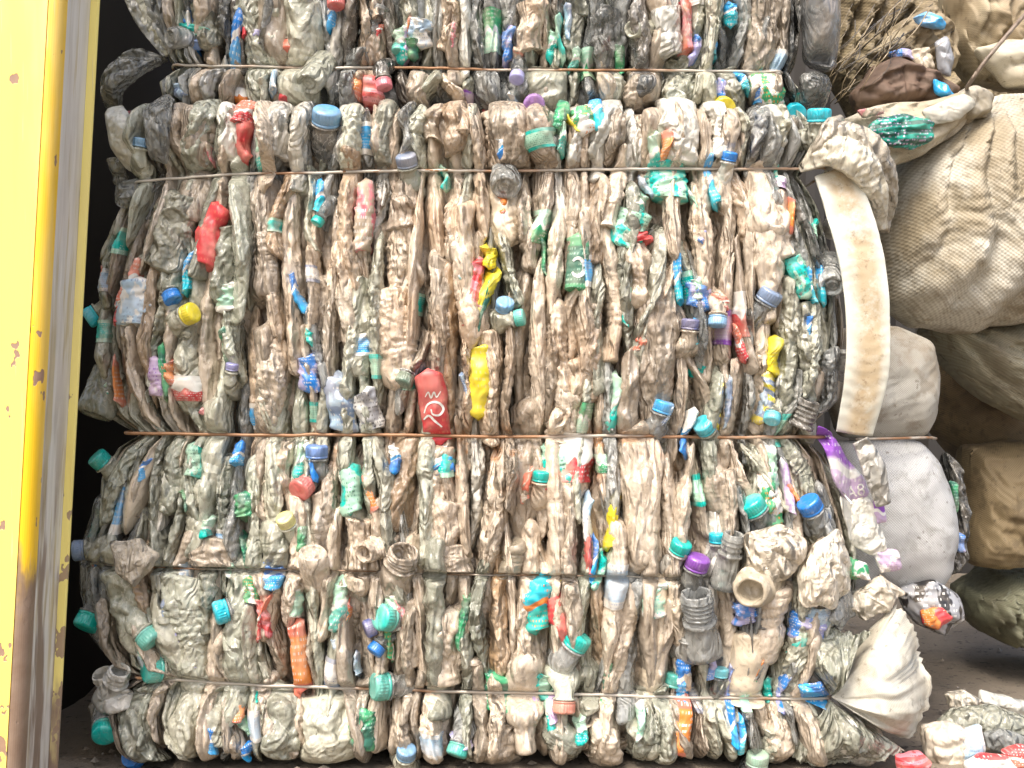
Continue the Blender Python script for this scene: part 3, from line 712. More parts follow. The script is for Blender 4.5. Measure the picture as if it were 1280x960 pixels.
# ------------------------------------------------------------------ pieces one can pick out on the face of the lower bale
_sd = [1000]
def rg(): _sd[0] += 1; return np.random.default_rng(_sd[0])
def big(B, x, y, W, L, mat, ang=0, d=-12, ribs=0., amp=.8, up=True, shape='slab', D=60, label=None, lab=None, cap=None, round_=2.1, neckr=None):
    r = rg(); return add_bottle(B, x, y, W*(.90 if W < 50 else .98), L*1.08, D, ang, up, mat, r, d=d, ribs=ribs, amp=amp, shape=shape, label=label, lab=lab, cap=cap, bend=.5, round_=round_, neckr=neckr)
M_ = MAIN
for a in [  # x, y, width, length, material, lean, ribs, amp, shape
    (640, 172, 58, 84, TAN, 0, 0, .6, 'slab'), (852, 165, 56, 84, MILK, 0, 0, .6, 'slab'), (755, 165, 44, 80, WHITEFILM, 4, 0, .9, 'slab'), (905, 160, 30, 70, MILK, -3, 0, .8, 'slab'),
    (980, 178, 44, 76, WHITEFILM, 2, 0, .6, 'slab'), (345, 165, 40, 70, MILK, 0, 0, .9, 'slab'), (245, 172, 46, 90, CLEAR, 3, 0, .8, 'slab'), (285, 170, 30, 74, MILK, -4, 0, 1, 'slab'),
    (440, 178, 30, 76, CLEAR, 4, 0, 1, 'slab'), (480, 168, 30, 80, CLEAR, 0, 0, .8, 'slab'), (720, 170, 26, 70, MILK, -8, 0, .9, 'slab'), (570, 158, 36, 66, BROWN, 0, 0, .8, 'slab'),
    (505, 248, 42, 72, TAN, 0, 0, .6, 'bottle'), (632, 262, 46, 88, SMOOTHTAN, 2, 0, .8, 'slab'), (212, 288, 62, 92, CLEAR, 14, 0, .8, 'slab'), (332, 300, 38, 150, TAN, 0, 1.8, .6, 'slab'),
    (285, 330, 34, 90, CLEAR, 8, 0, 1, 'slab'), (575, 280, 44, 90, TAN, 0, 0, .8, 'bottle'), (505, 330, 42, 120, TAN, 0, 0, .9, 'slab'), (435, 360, 46, 150, TAN, 0, 0, .9, 'spindle'),
    (975, 285, 56, 84, TAN, -6, 0, .7, 'slab'), (935, 268, 38, 110, BROWN, -14, 0, 1.0, 'spindle'), (820, 440, 62, 190, TAN, 3, 0, .8, 'spindle'), (795, 330, 40, 120, TAN, 8, 0, .9, 'bottle'),  # the BROWN spindle is a dark piece standing in for a shadow
    (745, 280, 34, 110, BROWN, 0, 0, .7, 'slab'), (878, 300, 30, 130, TAN, -3, 0, .9, 'spindle'), (718, 300, 26, 60, TAN, 0, 0, .7, 'slab'), (735, 440, 36, 120, TAN, 0, 1., .9, 'slab'),
    (690, 440, 28, 170, TAN, 4, 0, 1, 'spindle'), (550, 400, 38, 150, TAN, 3, 0, 1, 'spindle'), (495, 420, 50, 120, TAN, -4, 0, .9, 'slab'), (340, 480, 44, 120, TAN, 8, 0, 1, 'spindle'),
    (785, 500, 36, 120, TAN, 0, 0, .7, 'spindle'), (800, 620, 50, 170, TAN, -3, 0, .8, 'slab'), (705, 520, 40, 60, TAN, 6, 0, .8, 'slab'), (985, 430, 30, 150, CLEAR, 2, 1.0, .7, 'slab'),
    (1000, 300, 26, 120, GREY, -16, 0, .9, 'spindle'), (1022, 290, 24, 140, GREY, -20, 0, .8, 'spindle'), (1015, 440, 26, 130, CLEAR, 10, 0, 1, 'spindle'), (1050, 480, 34, 80, GREY, 0, 0, .9, 'slab'),
    (548, 600, 40, 90, TAN, 0, 1., .7, 'slab'), (505, 600, 34, 110, BROWN, 0, 0, .8, 'slab'), (555, 670, 46, 90, TAN, 0, 1.2, .8, 'slab'), (615, 640, 30, 150, TAN, 4, 0, .8, 'spindle'),
    (350, 580, 34, 70, TAN, 0, 0, .7, 'slab'), (410, 640, 34, 120, TAN, 4, 0, .8, 'spindle'), (450, 690, 36, 90, TAN, 2, 0, .8, 'slab'), (347, 685, 44, 60, CLEAR, 0, 0, .6, 'slab'),
    (172, 605, 34, 110, SMOOTHTAN, 14, 0, .4, 'spindle'), (212, 590, 34, 90, CLEAR, 0, 1.2, .7, 'slab'), (135, 600, 46, 120, CLEAR, 20, 0, 1, 'spindle'), (255, 640, 40, 90, CLEAR, 0, 0, .9, 'slab'),
    (125, 690, 52, 50, CLEAR, 80, 1., .7, 'slab'), (275, 692, 66, 34, TAN, 0, 0, .6, 'slab'), (640, 697, 36, 40, SMOOTHTAN, 0, 1.4, .4, 'slab'), (560, 700, 60, 34, TAN, 0, 0, .8, 'slab'),
    (235, 785, 62, 130, CLEAR, 0, 1.6, .6, 'slab'), (165, 760, 60, 110, CLEAR, -20, 0, 1, 'slab'), (130, 800, 24, 80, CLEAR, -10, 0, .8, 'spindle'), (410, 910, 72, 84, CLEAR, 0, 0, .7, 'slab'), (350, 905, 56, 90, CLEAR, 0, 0, .6, 'slab'),
    (270, 885, 40, 70, CLEAR, 0, 0, .7, 'slab'), (232, 905, 42, 84, CLEAR, 6, 0, .8, 'spindle'), (165, 905, 52, 90, CLEAR, 8, 0, .7, 'slab'), (622, 925, 60, 60, TAN, 0, 0, .7, 'slab'),
    (555, 810, 50, 90, TAN, 4, 1.4, .8, 'slab'), (512, 790, 34, 80, TAN, 0, 0, .7, 'slab'), (655, 820, 36, 90, TAN, 6, 0, .9, 'spindle'), (820, 800, 34, 150, SMOOTHTAN, 0, 1.2, .5, 'slab'),
    (775, 800, 40, 130, TAN, 3, 0, .8, 'spindle'), (735, 845, 36, 80, CLEAR, -6, 0, .8, 'bottle'), (940, 838, 56, 90, SMOOTHTAN, 0, 0, .25, 'slab'), (700, 920, 70, 40, CLEAR, 60, 0, .8, 'spindle'),
    (810, 915, 40, 80, CLEAR, 6, 0, .9, 'spindle'), (755, 925, 44, 70, TAN, -6, 0, .6, 'bottle'), (1005, 830, 44, 90, CLEAR, -6, 0, .8, 'slab'), (975, 920, 40, 90, TAN, 6, 0, .9, 'spindle'), (900, 600, 46, 70, TAN, -6, 0, .7, 'bottle'), (960, 600, 26, 90, CLEAR, -30, 0, .7, 'spindle')]:
    big(M_, a[0], a[1], a[2], a[3], a[4], a[5], -rg().uniform(-2, 9), a[6], a[7]+(.4 if a[7] > .45 else 0), shape=a[8])
U_ = UPPER
for a in [(665, 22, 42, 62, TAN, 0, 0, .5, 'slab'), (842, 26, 48, 56, MILK, 0, .8, .4, 'slab'), (685, 100, 54, 60, CLEAR, 0, 0, .6, 'slab'), (560, 20, 30, 60, TAN, 0, 1., .6, 'slab'), (980, 30, 56, 100, TAN, 8, 0, 1, 'slab'),
          (930, 105, 40, 60, CLEAR, 0, 1., .6, 'slab'), (520, 108, 34, 50, TAN, 0, 0, .8, 'slab'), (760, 40, 40, 80, GREY, 0, 0, .9, 'slab'),
          (230, 20, 40, 50, CLEAR, 0, 0, .7, 'slab'), (300, 30, 36, 70, CLEAR, 0, 0, .8, 'slab'), (330, 40, 30, 80, CLEAR, 3, 0, .8, 'slab'), (800, 105, 30, 56, TAN, 0, 0, .9, 'slab'), (460, 30, 30, 70, GREY, 6, 0, 1, 'slab')]:
    big(U_, a[0], a[1], a[2], a[3], a[4], a[5], -rg().uniform(3, 10), a[6], a[7]+(.3 if a[7] > .45 else 0), shape=a[8])

# bottle bottoms and open necks looking out
for B_, x, y, d_, an, ti, m in [(M_, 968, 268, 50, 60, .85, TAN), (U_, 385, 106, 34, 250, .7, CLEAR), (U_, 845, 118, 28, 90, .8, CLEAR), (U_, 790, 36, 26, 200, .8, CLEAR), (M_, 1040, 358, 34, 250, .8, GREY),
                                (M_, 390, 690, 36, 90, .6, TAN), (M_, 632, 235, 38, 270, .8, GREY), (U_, 212, 48, 30, 200, .7, GREY), (M_, 118, 520, 46, 255, .3, CLEAR)]:
    base_disc(B_, x, y, d_, an, ti, m)
open_neck(M_, 938, 740, 44, 200, .88, SMOOTHTAN, d=-40, label='open dusty beige bottle neck facing out'); open_neck(M_, 1046, 915, 48, 150, .72, MILK, d=-30, threads=4, length=34, label='white threaded bottle neck without a cap')
open_neck(M_, 870, 742, 40, 100, .35, GREY, threads=5, length=44); open_neck(M_, 505, 690, 38, 70, .6, TAN, threads=3); open_neck(M_, 1013, 502, 28, 70, .2, DARK, d=-4, threads=4, length=36, body=False); open_neck(M_, 455, 692, 28, 200, .8, TAN)
open_neck(M_, 918, 668, 26, 80, .3, GREY, threads=3, length=30); open_neck(M_, 128, 842, 30, 110, .5, MILK, d=-10, threads=2); open_neck(M_, 150, 838, 28, 60, .5, MILK, d=-10, threads=2)

# capped necks: x, y, diameter, direction, tilt to the viewer, colour, body
for i, (B_, x, y, d_, an, ti, c, b) in enumerate([
    (M_, 408, 145, 40, 78, .55, 'sky', DARK), (M_, 176, 178, 22, 80, .1, 'sky', CLEAR), (M_, 114, 396, 30, 215, .25, 'cyan', CLEAR), (M_, 110, 778, 38, 250, .5, 'teal', GREY), (M_, 131, 915, 36, 300, .85, 'teal', GREY),
    (M_, 124, 574, 30, 130, .4, 'teal', CLEAR), (M_, 186, 798, 34, 320, .25, 'teal', CLEAR), (M_, 190, 836, 40, 175, .6, 'teal', CLEAR), (M_, 276, 765, 34, 195, .35, 'cyan', GREY), (M_, 396, 564, 32, 88, .1, 'blue', GREY),
    (M_, 377, 610, 34, 230, .8, 'red', GREY), (M_, 357, 650, 26, 110, .6, 'paleyellow', CLEAR), (M_, 631, 381, 26, 80, .7, 'sky', CLEAR), (M_, 650, 397, 24, 10, .2, 'teal', CLEAR), (M_, 829, 508, 30, 72, .15, 'sky', GREY),
    (M_, 880, 532, 30, 130, .6, 'cyan', CLEAR), (M_, 941, 632, 36, 125, .25, 'teal', GREY), (M_, 1012, 631, 34, 125, .35, 'blue', GREY), (M_, 238, 392, 30, 20, .4, 'yellow', CLEAR), (M_, 232, 424, 14, 270, .5, 'yellow', CLEAR),
    (M_, 1024, 144, 34, 90, .2, 'cyan', CLEAR), (M_, 481, 772, 38, 160, .7, 'teal', GREY), (M_, 475, 858, 40, 175, .45, 'teal', GREY), (M_, 722, 801, 36, 60, .2, 'teal', GREY), (M_, 851, 683, 30, 70, .4, 'teal', MILK),
    (M_, 872, 703, 34, 75, .3, 'purple', GREY), (M_, 861, 793, 26, 85, .1, 'blue', GREY), (M_, 897, 402, 26, 265, .2, 'sky', TAN), (M_, 863, 405, 26, 85, .1, 'navy', TAN), (M_, 901, 840, 22, 85, .1, 'cyan', GREY),
    (M_, 947, 948, 32, 85, .2, 'mint', GREY), (M_, 572, 938, 30, 250, .4, 'teal', GREY), (M_, 508, 940, 28, 80, .5, 'sky', CLEAR), (M_, 283, 826, 28, 200, .4, 'sky', GREY), (M_, 958, 796, 30, 265, .15, 'yellow', DARK),
    (M_, 215, 372, 26, 300, .4, 'blue', CLEAR), (M_, 203, 364, 24, 120, .3, 'teal', CLEAR), (U_, 646, 97, 22, 260, .6, 'lavender', GREY), (U_, 357, 123, 20, 270, .6, 'red', CLEAR), (M_, 688, 181, 18, 230, .7, 'cyan', GREY),
    (M_, 505, 476, 28, 250, .5, 'darkgreen', GREY), (M_, 1058, 256, 26, 90, .75, 'teal', MILK), (M_, 578, 172, 20, 265, .2, 'teal', BROWN), (M_, 397, 277, 18, 240, .3, 'teal', GREY), (M_, 677, 595, 26, 85, .1, 'teal', TAN),
    (M_, 98, 688, 30, 185, .2, 'slate', CLEAR), (M_, 1058, 432, 26, 88, .1, 'cyan', GREY), (M_, 897, 672, 24, 90, .1, 'cyan', GREY), (M_, 962, 370, 34, 60, .3, 'slate', GREY), (M_, 1005, 520, 22, 120, .5, 'grey', CLEAR),
    (U_, 420, 4, 26, 270, .3, 'red', DARK), (U_, 362, 62, 28, 265, .5, 'coral', CLEAR), (U_, 498, 62, 20, 260, .4, 'teal', CLEAR), (U_, 652, 40, 14, 200, .5, 'cyan', GREY), (U_, 480, 106, 24, 280, .3, 'pink', DARK),
    (M_, 290, 458, 18, 80, .2, 'lavender', CLEAR), (M_, 462, 785, 26, 200, .3, 'navy', CLEAR), (M_, 470, 812, 24, 230, .4, 'blue', GREY), (M_, 705, 884, 32, 268, .15, 'coral', CLEAR), (M_, 592, 820, 22, 90, .2, 'navy', TAN),
    (M_, 1040, 358, 32, 260, .85, 'lavender', GREY), (M_, 912, 195, 22, 80, .3, 'blue', MILK), (M_, 508, 200, 30, 100, .5, 'slate', CLEAR), (M_, 205, 768, 20, 80, .3, 'blue', CLEAR), (M_, 965, 523, 24, 250, .5, 'cyan', CLEAR)]):
    capped_neck(B_, x, y, d_*.86, an, ti, c, b, d=rg().uniform(-7, 5), seed=i, label='%s screw cap on a crushed bottle neck' % c if d_ > 25 else None)

# scraps of label, film and printed pouch
def scrap(B, x, y, w_, h_, ang, mat, name='label', d=-4, amp=1.25, label=None):
    """a crushed length of printed sleeve between the bottles"""
    r = rg(); P, nv, nu = squashed_bottle(r, h_*1.12, w_*1.12, 34, ang, True, 28, 22, 0, None, amp*min(1, w_/22+.25), .35, 2.3, None, 'slab', .07)
    Q = np.c_[P[:, 0]+x, P[:, 1]+17+d, y-P[:, 2]]; th = theta_samples(nu, .68)
    U, V = np.meshgrid(.5+(th-pi)/pi, np.linspace(0, 1, nv))
    return mesh(name, B.warp(Q), grid_faces(nv, nu), mat, B.root, uv=np.c_[U.ravel(), V.ravel()], label=label)
pr = lambda n, a, b, c='white', k='bands', d=.3: printed('print_'+n, PAL[a], PAL[b], PAL[c], d, k)
P_ = dict(red=pr('red', 'red', 'red', 'coral'), redw=pr('red_white', 'red', 'coral', 'white', 'half'), pink=pr('pink', 'pink', 'tan', 'white', 'mottle', .4), brick=pr('brick', 'red', 'pink', 'darkred', 'stripes', .4),
          yel=pr('yellow', 'yellow', 'yellow', 'paleyellow', 'bands', .12), green=pr('green', 'green', 'darkgreen', 'mint', 'mottle'), dgreen=pr('dark_green', 'darkgreen', 'green', 'mint', 'bands', .25), tealw=pr('teal_white', 'teal', 'mint', 'white', 'half'),
          tealp=pr('teal_print', 'mint', 'teal', 'darkgreen', 'mottle', .2), cyan=pr('cyan', 'cyan', 'sky', 'white', 'half', .2), blue=pr('blue', 'sky', 'blue', 'white', 'half', .2), violet=pr('violet', 'lavender', 'blue', 'white', 'mottle'),
          coral=pr('coral', 'coral', 'tan', 'white', 'mottle', .4), purple=pr('purple', 'purple', 'lilac', 'white', 'half', .2), yellowb=pr('yellow_blue', 'yellow', 'slate', 'white', 'stripes'), steel=pr('steel', 'paleblue', 'slate', 'white', 'mottle'),
          news=pr('newsprint', 'white', 'grey', 'black', 'mottle', .1), lilac=pr('lilac', 'lilac', 'white', 'purple', 'mottle'), orange=pr('orange', 'orange', 'coral', 'white', 'bands', .3), white=pr('white', 'white', 'paleblue', 'slate', 'mottle'),
          mint=pr('mint', 'mint', 'white', 'teal', 'bands', .3), tealo=pr('teal_orange', 'teal', 'cyan', 'orange', 'half', .15), bluew=pr('blue_white', 'blue', 'white', 'sky', 'half', .2), salmon=pr('salmon', 'coral', 'pink', 'white', 'mottle', .5), greenw=pr('green_white', 'white', 'green', 'orange', 'mottle', .2))
for B_, x, y, w_, h_, an, k in [
    (M_, 265, 298, 30, 72, 12, 'red'), (M_, 455, 275, 22, 84, 0, 'pink'), (M_, 240, 342, 10, 46, 8, 'cyan'), (M_, 307, 180, 18, 40, 0, 'red'), (M_, 305, 146, 24, 32, 10, 'redw'), (M_, 592, 366, 20, 76, 4, 'brick'), (M_, 607, 372, 14, 64, 18, 'yel'),
    (M_, 603, 392, 7, 70, 18, 'dgreen'), (M_, 600, 474, 26, 82, 3, 'yel'), (M_, 612, 322, 18, 22, 0, 'yel'), (M_, 785, 286, 38, 44, 24, 'tealp'), (M_, 796, 258, 18, 28, 20, 'tealw'), (M_, 797, 300, 26, 12, -20, 'red'),
    (M_, 838, 230, 46, 42, 0, 'tealp'), (M_, 818, 196, 14, 44, 0, 'tealw'), (M_, 832, 190, 10, 34, 0, 'orange'), (M_, 893, 230, 14, 56, -10, 'cyan'), (M_, 780, 378, 12, 56, 6, 'tealw'), (M_, 768, 505, 14, 66, 4, 'tealw'),
    (M_, 803, 426, 22, 30, 20, 'coral'), (M_, 845, 352, 9, 54, -6, 'cyan'), (M_, 871, 372, 28, 26, 0, 'violet'), (M_, 897, 380, 20, 14, 0, 'redw'), (M_, 964, 446, 14, 38, 0, 'yel'), (M_, 961, 496, 12, 54, 0, 'yellowb'), (M_, 898, 512, 8, 60, 0, 'yellowb'), (M_, 910, 505, 9, 56, 0, 'steel'),
    (M_, 390, 466, 22, 40, 0, 'violet'), (M_, 428, 504, 32, 64, -4, 'steel'), (M_, 461, 515, 28, 48, -12, 'news'), (M_, 200, 475, 20, 44, 0, 'lilac'), (M_, 214, 464, 14, 24, 0, 'orange'), (M_, 172, 382, 42, 52, 6, 'white'), (M_, 290, 372, 30, 30, 0, 'mint'),
    (M_, 240, 577, 20, 36, 0, 'tealp'), (M_, 296, 568, 12, 24, 0, 'blue'), (M_, 376, 577, 13, 36, 8, 'tealw'), (M_, 441, 612, 24, 52, -6, 'tealp'), (M_, 465, 614, 10, 42, -6, 'orange'), (M_, 383, 680, 15, 40, -10, 'green'), (M_, 310, 632, 24, 26, 0, 'green'),
    (M_, 551, 579, 26, 28, -20, 'bluew'), (M_, 495, 572, 13, 28, 0, 'bluew'), (M_, 700, 580, 34, 50, -14, 'tealp'), (M_, 677, 600, 20, 24, 0, 'redw'), (M_, 658, 605, 12, 36, 0, 'coral'), (M_, 764, 650, 12, 60, 8, 'yel'), (M_, 734, 690, 8, 54, 0, 'red'), (M_, 741, 696, 6, 50, 0, 'blue'), (M_, 733, 645, 10, 50, 6, 'white'),
    (M_, 672, 752, 28, 62, 0, 'tealo'), (M_, 700, 770, 22, 64, -24, 'red'), (M_, 375, 820, 19, 84, -2, 'orange'), (M_, 428, 752, 18, 54, 6, 'tealw'), (M_, 372, 748, 15, 42, 4, 'mint'), (M_, 495, 756, 26, 44, 0, 'mint'), (M_, 580, 772, 12, 64, 6, 'green'), (M_, 488, 790, 10, 60, 0, 'greenw'),
    (M_, 851, 905, 23, 70, 3, 'orange'), (M_, 856, 846, 17, 54, 2, 'blue'), (M_, 816, 744, 27, 38, 0, 'mint'), (M_, 628, 862, 44, 40, 0, 'green'), (M_, 675, 855, 30, 26, 0, 'tealp'), (M_, 725, 905, 16, 26, 0, 'tealw'), (M_, 455, 906, 28, 46, 0, 'green'), (M_, 902, 866, 12, 18, 0, 'red'),
    (M_, 320, 735, 20, 30, 0, 'greenw'), (M_, 345, 715, 22, 26, 0, 'blue'), (M_, 310, 770, 12, 40, 0, 'greenw'), (M_, 335, 765, 12, 44, 0, 'brick'), (M_, 915, 900, 10, 50, 0, 'blue'), (M_, 925, 915, 8, 40, 0, 'cyan'), (M_, 925, 760, 26, 26, 0, 'violet'),
    (M_, 700, 150, 14, 40, 14, 'green'), (M_, 702, 176, 9, 34, 0, 'tealw'), (M_, 747, 142, 14, 44, 0, 'cyan'), (M_, 730, 152, 26, 34, 0, 'greenw'), (M_, 970, 585, 14, 60, 8, 'mint'), (M_, 960, 620, 24, 60, 0, 'greenw'), (M_, 985, 610, 10, 60, 0, 'lilac'), (M_, 1000, 345, 26, 50, -20, 'tealp'),
    (M_, 994, 232, 20, 16, 20, 'lilac'), (M_, 1010, 780, 50, 30, 10, 'violet'), (M_, 1022, 765, 50, 24, 0, 'white'), (M_, 900, 700, 12, 50, 0, 'tealw'), (M_, 330, 195, 16, 40, 0, 'tealw'), (M_, 690, 880, 12, 30, 0, 'lilac'), (M_, 575, 925, 24, 18, 0, 'violet'), (M_, 265, 920, 18, 30, 10, 'blue'), (M_, 295, 880, 18, 34, 0, 'orange'), (M_, 210, 468, 10, 60, 0, 'green'), (M_, 105, 655, 20, 36, 0, 'tealp'), (M_, 800, 895, 10, 40, 0, 'mint'),
    (U_, 276, 40, 15, 84, 14, 'blue'), (U_, 364, 44, 24, 50, 0, 'salmon'), (U_, 498, 44, 16, 36, 0, 'tealw'), (U_, 512, 48, 16, 22, 0, 'green'), (U_, 520, 28, 28, 30, 0, 'white'), (U_, 928, 6, 18, 24, 0, 'cyan'), (U_, 780, 60, 12, 30, 0, 'green'), (U_, 985, 102, 42, 46, 0, 'greenw'), (U_, 946, 94, 12, 26, -20, 'cyan'), (U_, 968, 116, 14, 16, 0, 'blue'), (U_, 868, 22, 12, 60, 0, 'salmon'),
    (U_, 462, 112, 24, 40, 0, 'brick'), (U_, 204, 30, 8, 40, 0, 'bluew'), (U_, 635, 45, 12, 40, 0, 'violet'), (U_, 648, 56, 14, 14, 0, 'coral'), (U_, 215, 30, 60, 12, 0, 'tealp'), (U_, 905, 52, 10, 14, 0, 'cyan'), (U_, 306, 40, 12, 16, 0, 'violet'), (U_, 185, 104, 26, 14, 0, 'steel')]:
    scrap(B_, x, y, w_, h_, an, P_[k])
rs = np.random.default_rng(404)
for k in range(95):                                             # slivers of torn label wedged between the bottles
    up_ = k % 6 == 0; kk = rs.choice(['tealw', 'cyan', 'blue', 'bluew', 'tealp', 'redw', 'lilac', 'green', 'orange', 'mint', 'violet', 'yel', 'white', 'pink', 'steel'])
    scrap(U_ if up_ else M_, rs.uniform(200, 1000) if up_ else rs.uniform(115, 1050), rs.uniform(5, 120) if up_ else rs.uniform(140, 940), rs.uniform(5, 13), rs.uniform(16, 52), rs.normal(0, 12), P_[kk], d=rs.uniform(-8, 3))
red_l = scrap(M_, 543, 510, 32, 78, -8, P_['red'], label='torn red label with white script', d=-14, amp=.8)
ring_l = scrap(M_, 720, 334, 25, 62, 0, P_['dgreen'], label='dark green label with a white ring', d=-14, amp=.7)

# ------------------------------------------------------------------ baling wires
def wire_mat(name, rust):
    m, nt, B = nodes(name); v, r, pos = coords(nt, False)
    f = ramp(nt, noise(nt, stretch(nt, pos, (1, 4, 4)), 9, 4), .62-rust*.4, .78-rust*.4)
    c = mix(nt, f, (.52, .48, .41), mix(nt, noise(nt, pos, 120, 3), (.20, .10, .045), (.42, .23, .12)))
    nt.links.new(c, B.inputs['Base Color']); B.inputs['Metallic'].default_value = .2; B.inputs['Roughness'].default_value = .42
    bump(nt, B, [(noise(nt, pos, 400, 2), .3, .0006)]); return m
WIRE, RUSTY, DARKW = wire_mat('steel_wire', .25), wire_mat('rusty_wire', .75), wire_mat('old_wire', .5)
def bale_wire(B, i, x0, x1, mat, r, seed=0):
    rng = np.random.default_rng(seed+i); xs = np.linspace(x0, x1, 46); pts = []
    for x in xs:
        py = B.wire_py(i, x)+.8*math.sin(x/47.+i)+rng.normal(0, .35)
        Y = float(B.wire_Y(i, np.array([x]))[0])+B.Y0+rng.normal(0, .0004)-.0012
        pts.append(((x-640)/1000., Y, (955-py)/1000.))
    a = np.array(pts[0]); b = np.array(pts[-1]); pts = [a+[-.004, .20, 0], a+[-.008, .05, 0]]+pts+[b+[.012, .05, 0], b+[.01, .22, 0]]
    return tube(pts, r, 'baling_wire', mat, B.root, n=190)
bale_wire(M_, 0, 172, 1030, WIRE, .0018); bale_wire(M_, 1, 158, 1030, RUSTY, .0021); bale_wire(M_, 2, 130, 905, DARKW, .0011); bale_wire(M_, 3, 172, 1040, WIRE, .0020); bale_wire(U_, 0, 205, 985, DARKW, .0018)
bale_wire(M_, 0, 430, 560, RUSTY, .0012, 9)

# ------------------------------------------------------------------ writing on the labels
from mathutils.bvhtree import BVHTree
from mathutils import Vector
def decal(o, V, F, mat, name='printed_letters', lift=.0008):
    """flat lettering pressed onto the surface of a piece, along the depth axis"""
    off = np.array(o.parent.location) if o.parent else np.zeros(3)
    me = o.data; bvh = BVHTree.FromPolygons([Vector(v.co)+Vector(off) for v in me.vertices], [tuple(p.vertices) for p in me.polygons])
    W = []
    for x, z in V:
        h = bvh.ray_cast(Vector((x, -1, z)), Vector((0, 1, 0)))
        W.append((x, (h[0].y if h[0] else o.parent.location.y-.43)-lift, z))
    m = mesh(name, W, F, mat, o, smooth=False); return m
def stroke(pts, wd):
    C = catmull(np.c_[np.array(pts, float), np.zeros(len(pts))], 40)[:, :2]; T = np.gradient(C, axis=0); T /= np.linalg.norm(T, axis=1)[:, None]
    Nn = np.c_[-T[:, 1], T[:, 0]]; wv = wd*(.55+.45*np.sin(np.linspace(0, pi, 40)))[:, None]
    V = np.r_[C+Nn*wv/2, C-Nn*wv/2]; return V, [(i, i+1, 41+i, 40+i) for i in range(39)]
def px2(P): P = np.array(P, float); return np.c_[(P[:, 0]-640)/1000., CAM_Z+(480-P[:, 1])/1000.]
INK = printed('white_ink', PAL['white'], PAL['white'], PAL['white'], .2)
for pts, wd in (([(532, 516), (536, 506), (544, 502), (552, 504), (556, 511), (551, 518), (543, 517), (541, 511)], 3), ([(531, 524), (538, 519), (546, 526), (554, 533)], 3), ([(534, 496), (538, 490), (541, 497), (545, 490), (548, 496), (553, 489)], 2)):
    V, F = stroke(pts, wd); decal(red_l, px2(V), F, INK, 'printed_script')
t = np.linspace(-2.4, 2.6, 12); V, F = stroke(np.c_[720+8*np.cos(t), 338+11*np.sin(t)], 5); decal(ring_l, px2(V), F, INK, 'printed_ring')

# ------------------------------------------------------------------ films, pouches and bags at the rim of the lower bale
def bag(outline, df, db, name, mat, Y=-.008, seed=0, amp=3., pinch=None, pleats=9, pamp=4., label=None, B=M_, nr=24, nt=76, rough=.04, wl=(7, 38)):
    return pillow(outline, Y, df, db, name, mat, B.root, seed, amp, nr, nt, wl, pinch, pleats, pamp, .5, rough, (1, 1, 1), B, label)
PURPLE = printed('purple_pouch', PAL['purple'], PAL['lilac'], PAL['white'], .18, 'half')
def at(x, y, Y): return pt(x, y, Y)
def jug_mat():
    m, nt, B = nodes('stained_white_jug'); v, r, pos = coords(nt, False)
    uvn = N(nt, 'ShaderNodeUVMap'); sp = N(nt, 'ShaderNodeSeparateXYZ'); nt.links.new(uvn.outputs[0], sp.inputs[0]); u = sp.outputs[0]
    mid = math_(nt, 'MULTIPLY', ramp(nt, u, .02, .30), ramp(nt, u, .98, .55))
    st = math_(nt, 'MULTIPLY', mid, ramp(nt, noise(nt, pos, 22, 7, .72), .34, .58))
    c = mix(nt, math_(nt, 'MULTIPLY', st, .85), (.60, .60, .52), mix(nt, noise(nt, pos, 60, 4), (.34, .22, .10), (.54, .44, .28)))
    c = mix(nt, math_(nt, 'MULTIPLY', math_(nt, 'MULTIPLY', mid, ramp(nt, noise(nt, pos, 130, 5, .7), .54, .70)), .6), c, (.20, .13, .07))
    nt.links.new(c, B.inputs['Base Color']); B.inputs['Roughness'].default_value = .34
    B.inputs['Subsurface Weight'].default_value = .15; B.inputs['Subsurface Radius'].default_value = (.01, .008, .006)
    bump(nt, B, [(noise(nt, pos, 90, 3), .2, .002)]); return m
ribbon([at(1040, 214, -.008), at(1060, 262, -.022), at(1078, 330, -.030), at(1085, 400, -.032), at(1083, 470, -.028), at(1068, 542, -.006)], [.046, .056, .056, .054, .054, .046], .006, 'jug_wall', jug_mat(), M_.root, 41, 3.2, 90, 40, (12, 70), 3.0, 'long curved strip of milky white plastic')
ribbon([at(1000, 211, -.004), at(1040, 190, -.03), at(1075, 205, -.03), at(1095, 240, -.01), at(1102, 285, .03)], [.010, .040, .042, .03, .012], [.008, .03, .03, .025, .01], 'sack_fold', plastic('beige_film', (.62, .58, .46), .5, .36, .9), M_.root, 42, 4.5, 70, 40, (6, 24), 2.2, 'beige sack folded over the wire end')
ribbon([at(1002, 210, -.006), at(1045, 178, -.02), at(1085, 192, -.015), at(1108, 235, .02), at(1106, 290, .06)], [.008, .05, .05, .03, .01], [.008, .03, .03, .025, .01], 'sack_fold', plastic('beige_film', (.62, .58, .46)), M_.root, 52, 4.5, 70, 40, (6, 24), 2.2)
bag([(1005, 208), (1015, 165), (1050, 140), (1078, 160), (1080, 195), (1050, 212)], 16, 20, 'sack_fold', BAGFILM, -.006, 43, 5, (1000, 211), 11, 6)
pouch = bag([(1016, 532), (1040, 540), (1062, 570), (1086, 598), (1094, 622), (1075, 634), (1050, 620), (1032, 585)], 10, 10, 'pouch', PURPLE, -.014, 44, 2.5, (1016, 535), 7, 3, 'crumpled purple printed pouch')
bag([(1046, 618), (1085, 612), (1108, 650), (1118, 690), (1098, 700), (1066, 680)], 9, 10, 'pouch', WHITEFILM, -.012, 45, 3, None, label='torn white film below the purple pouch')
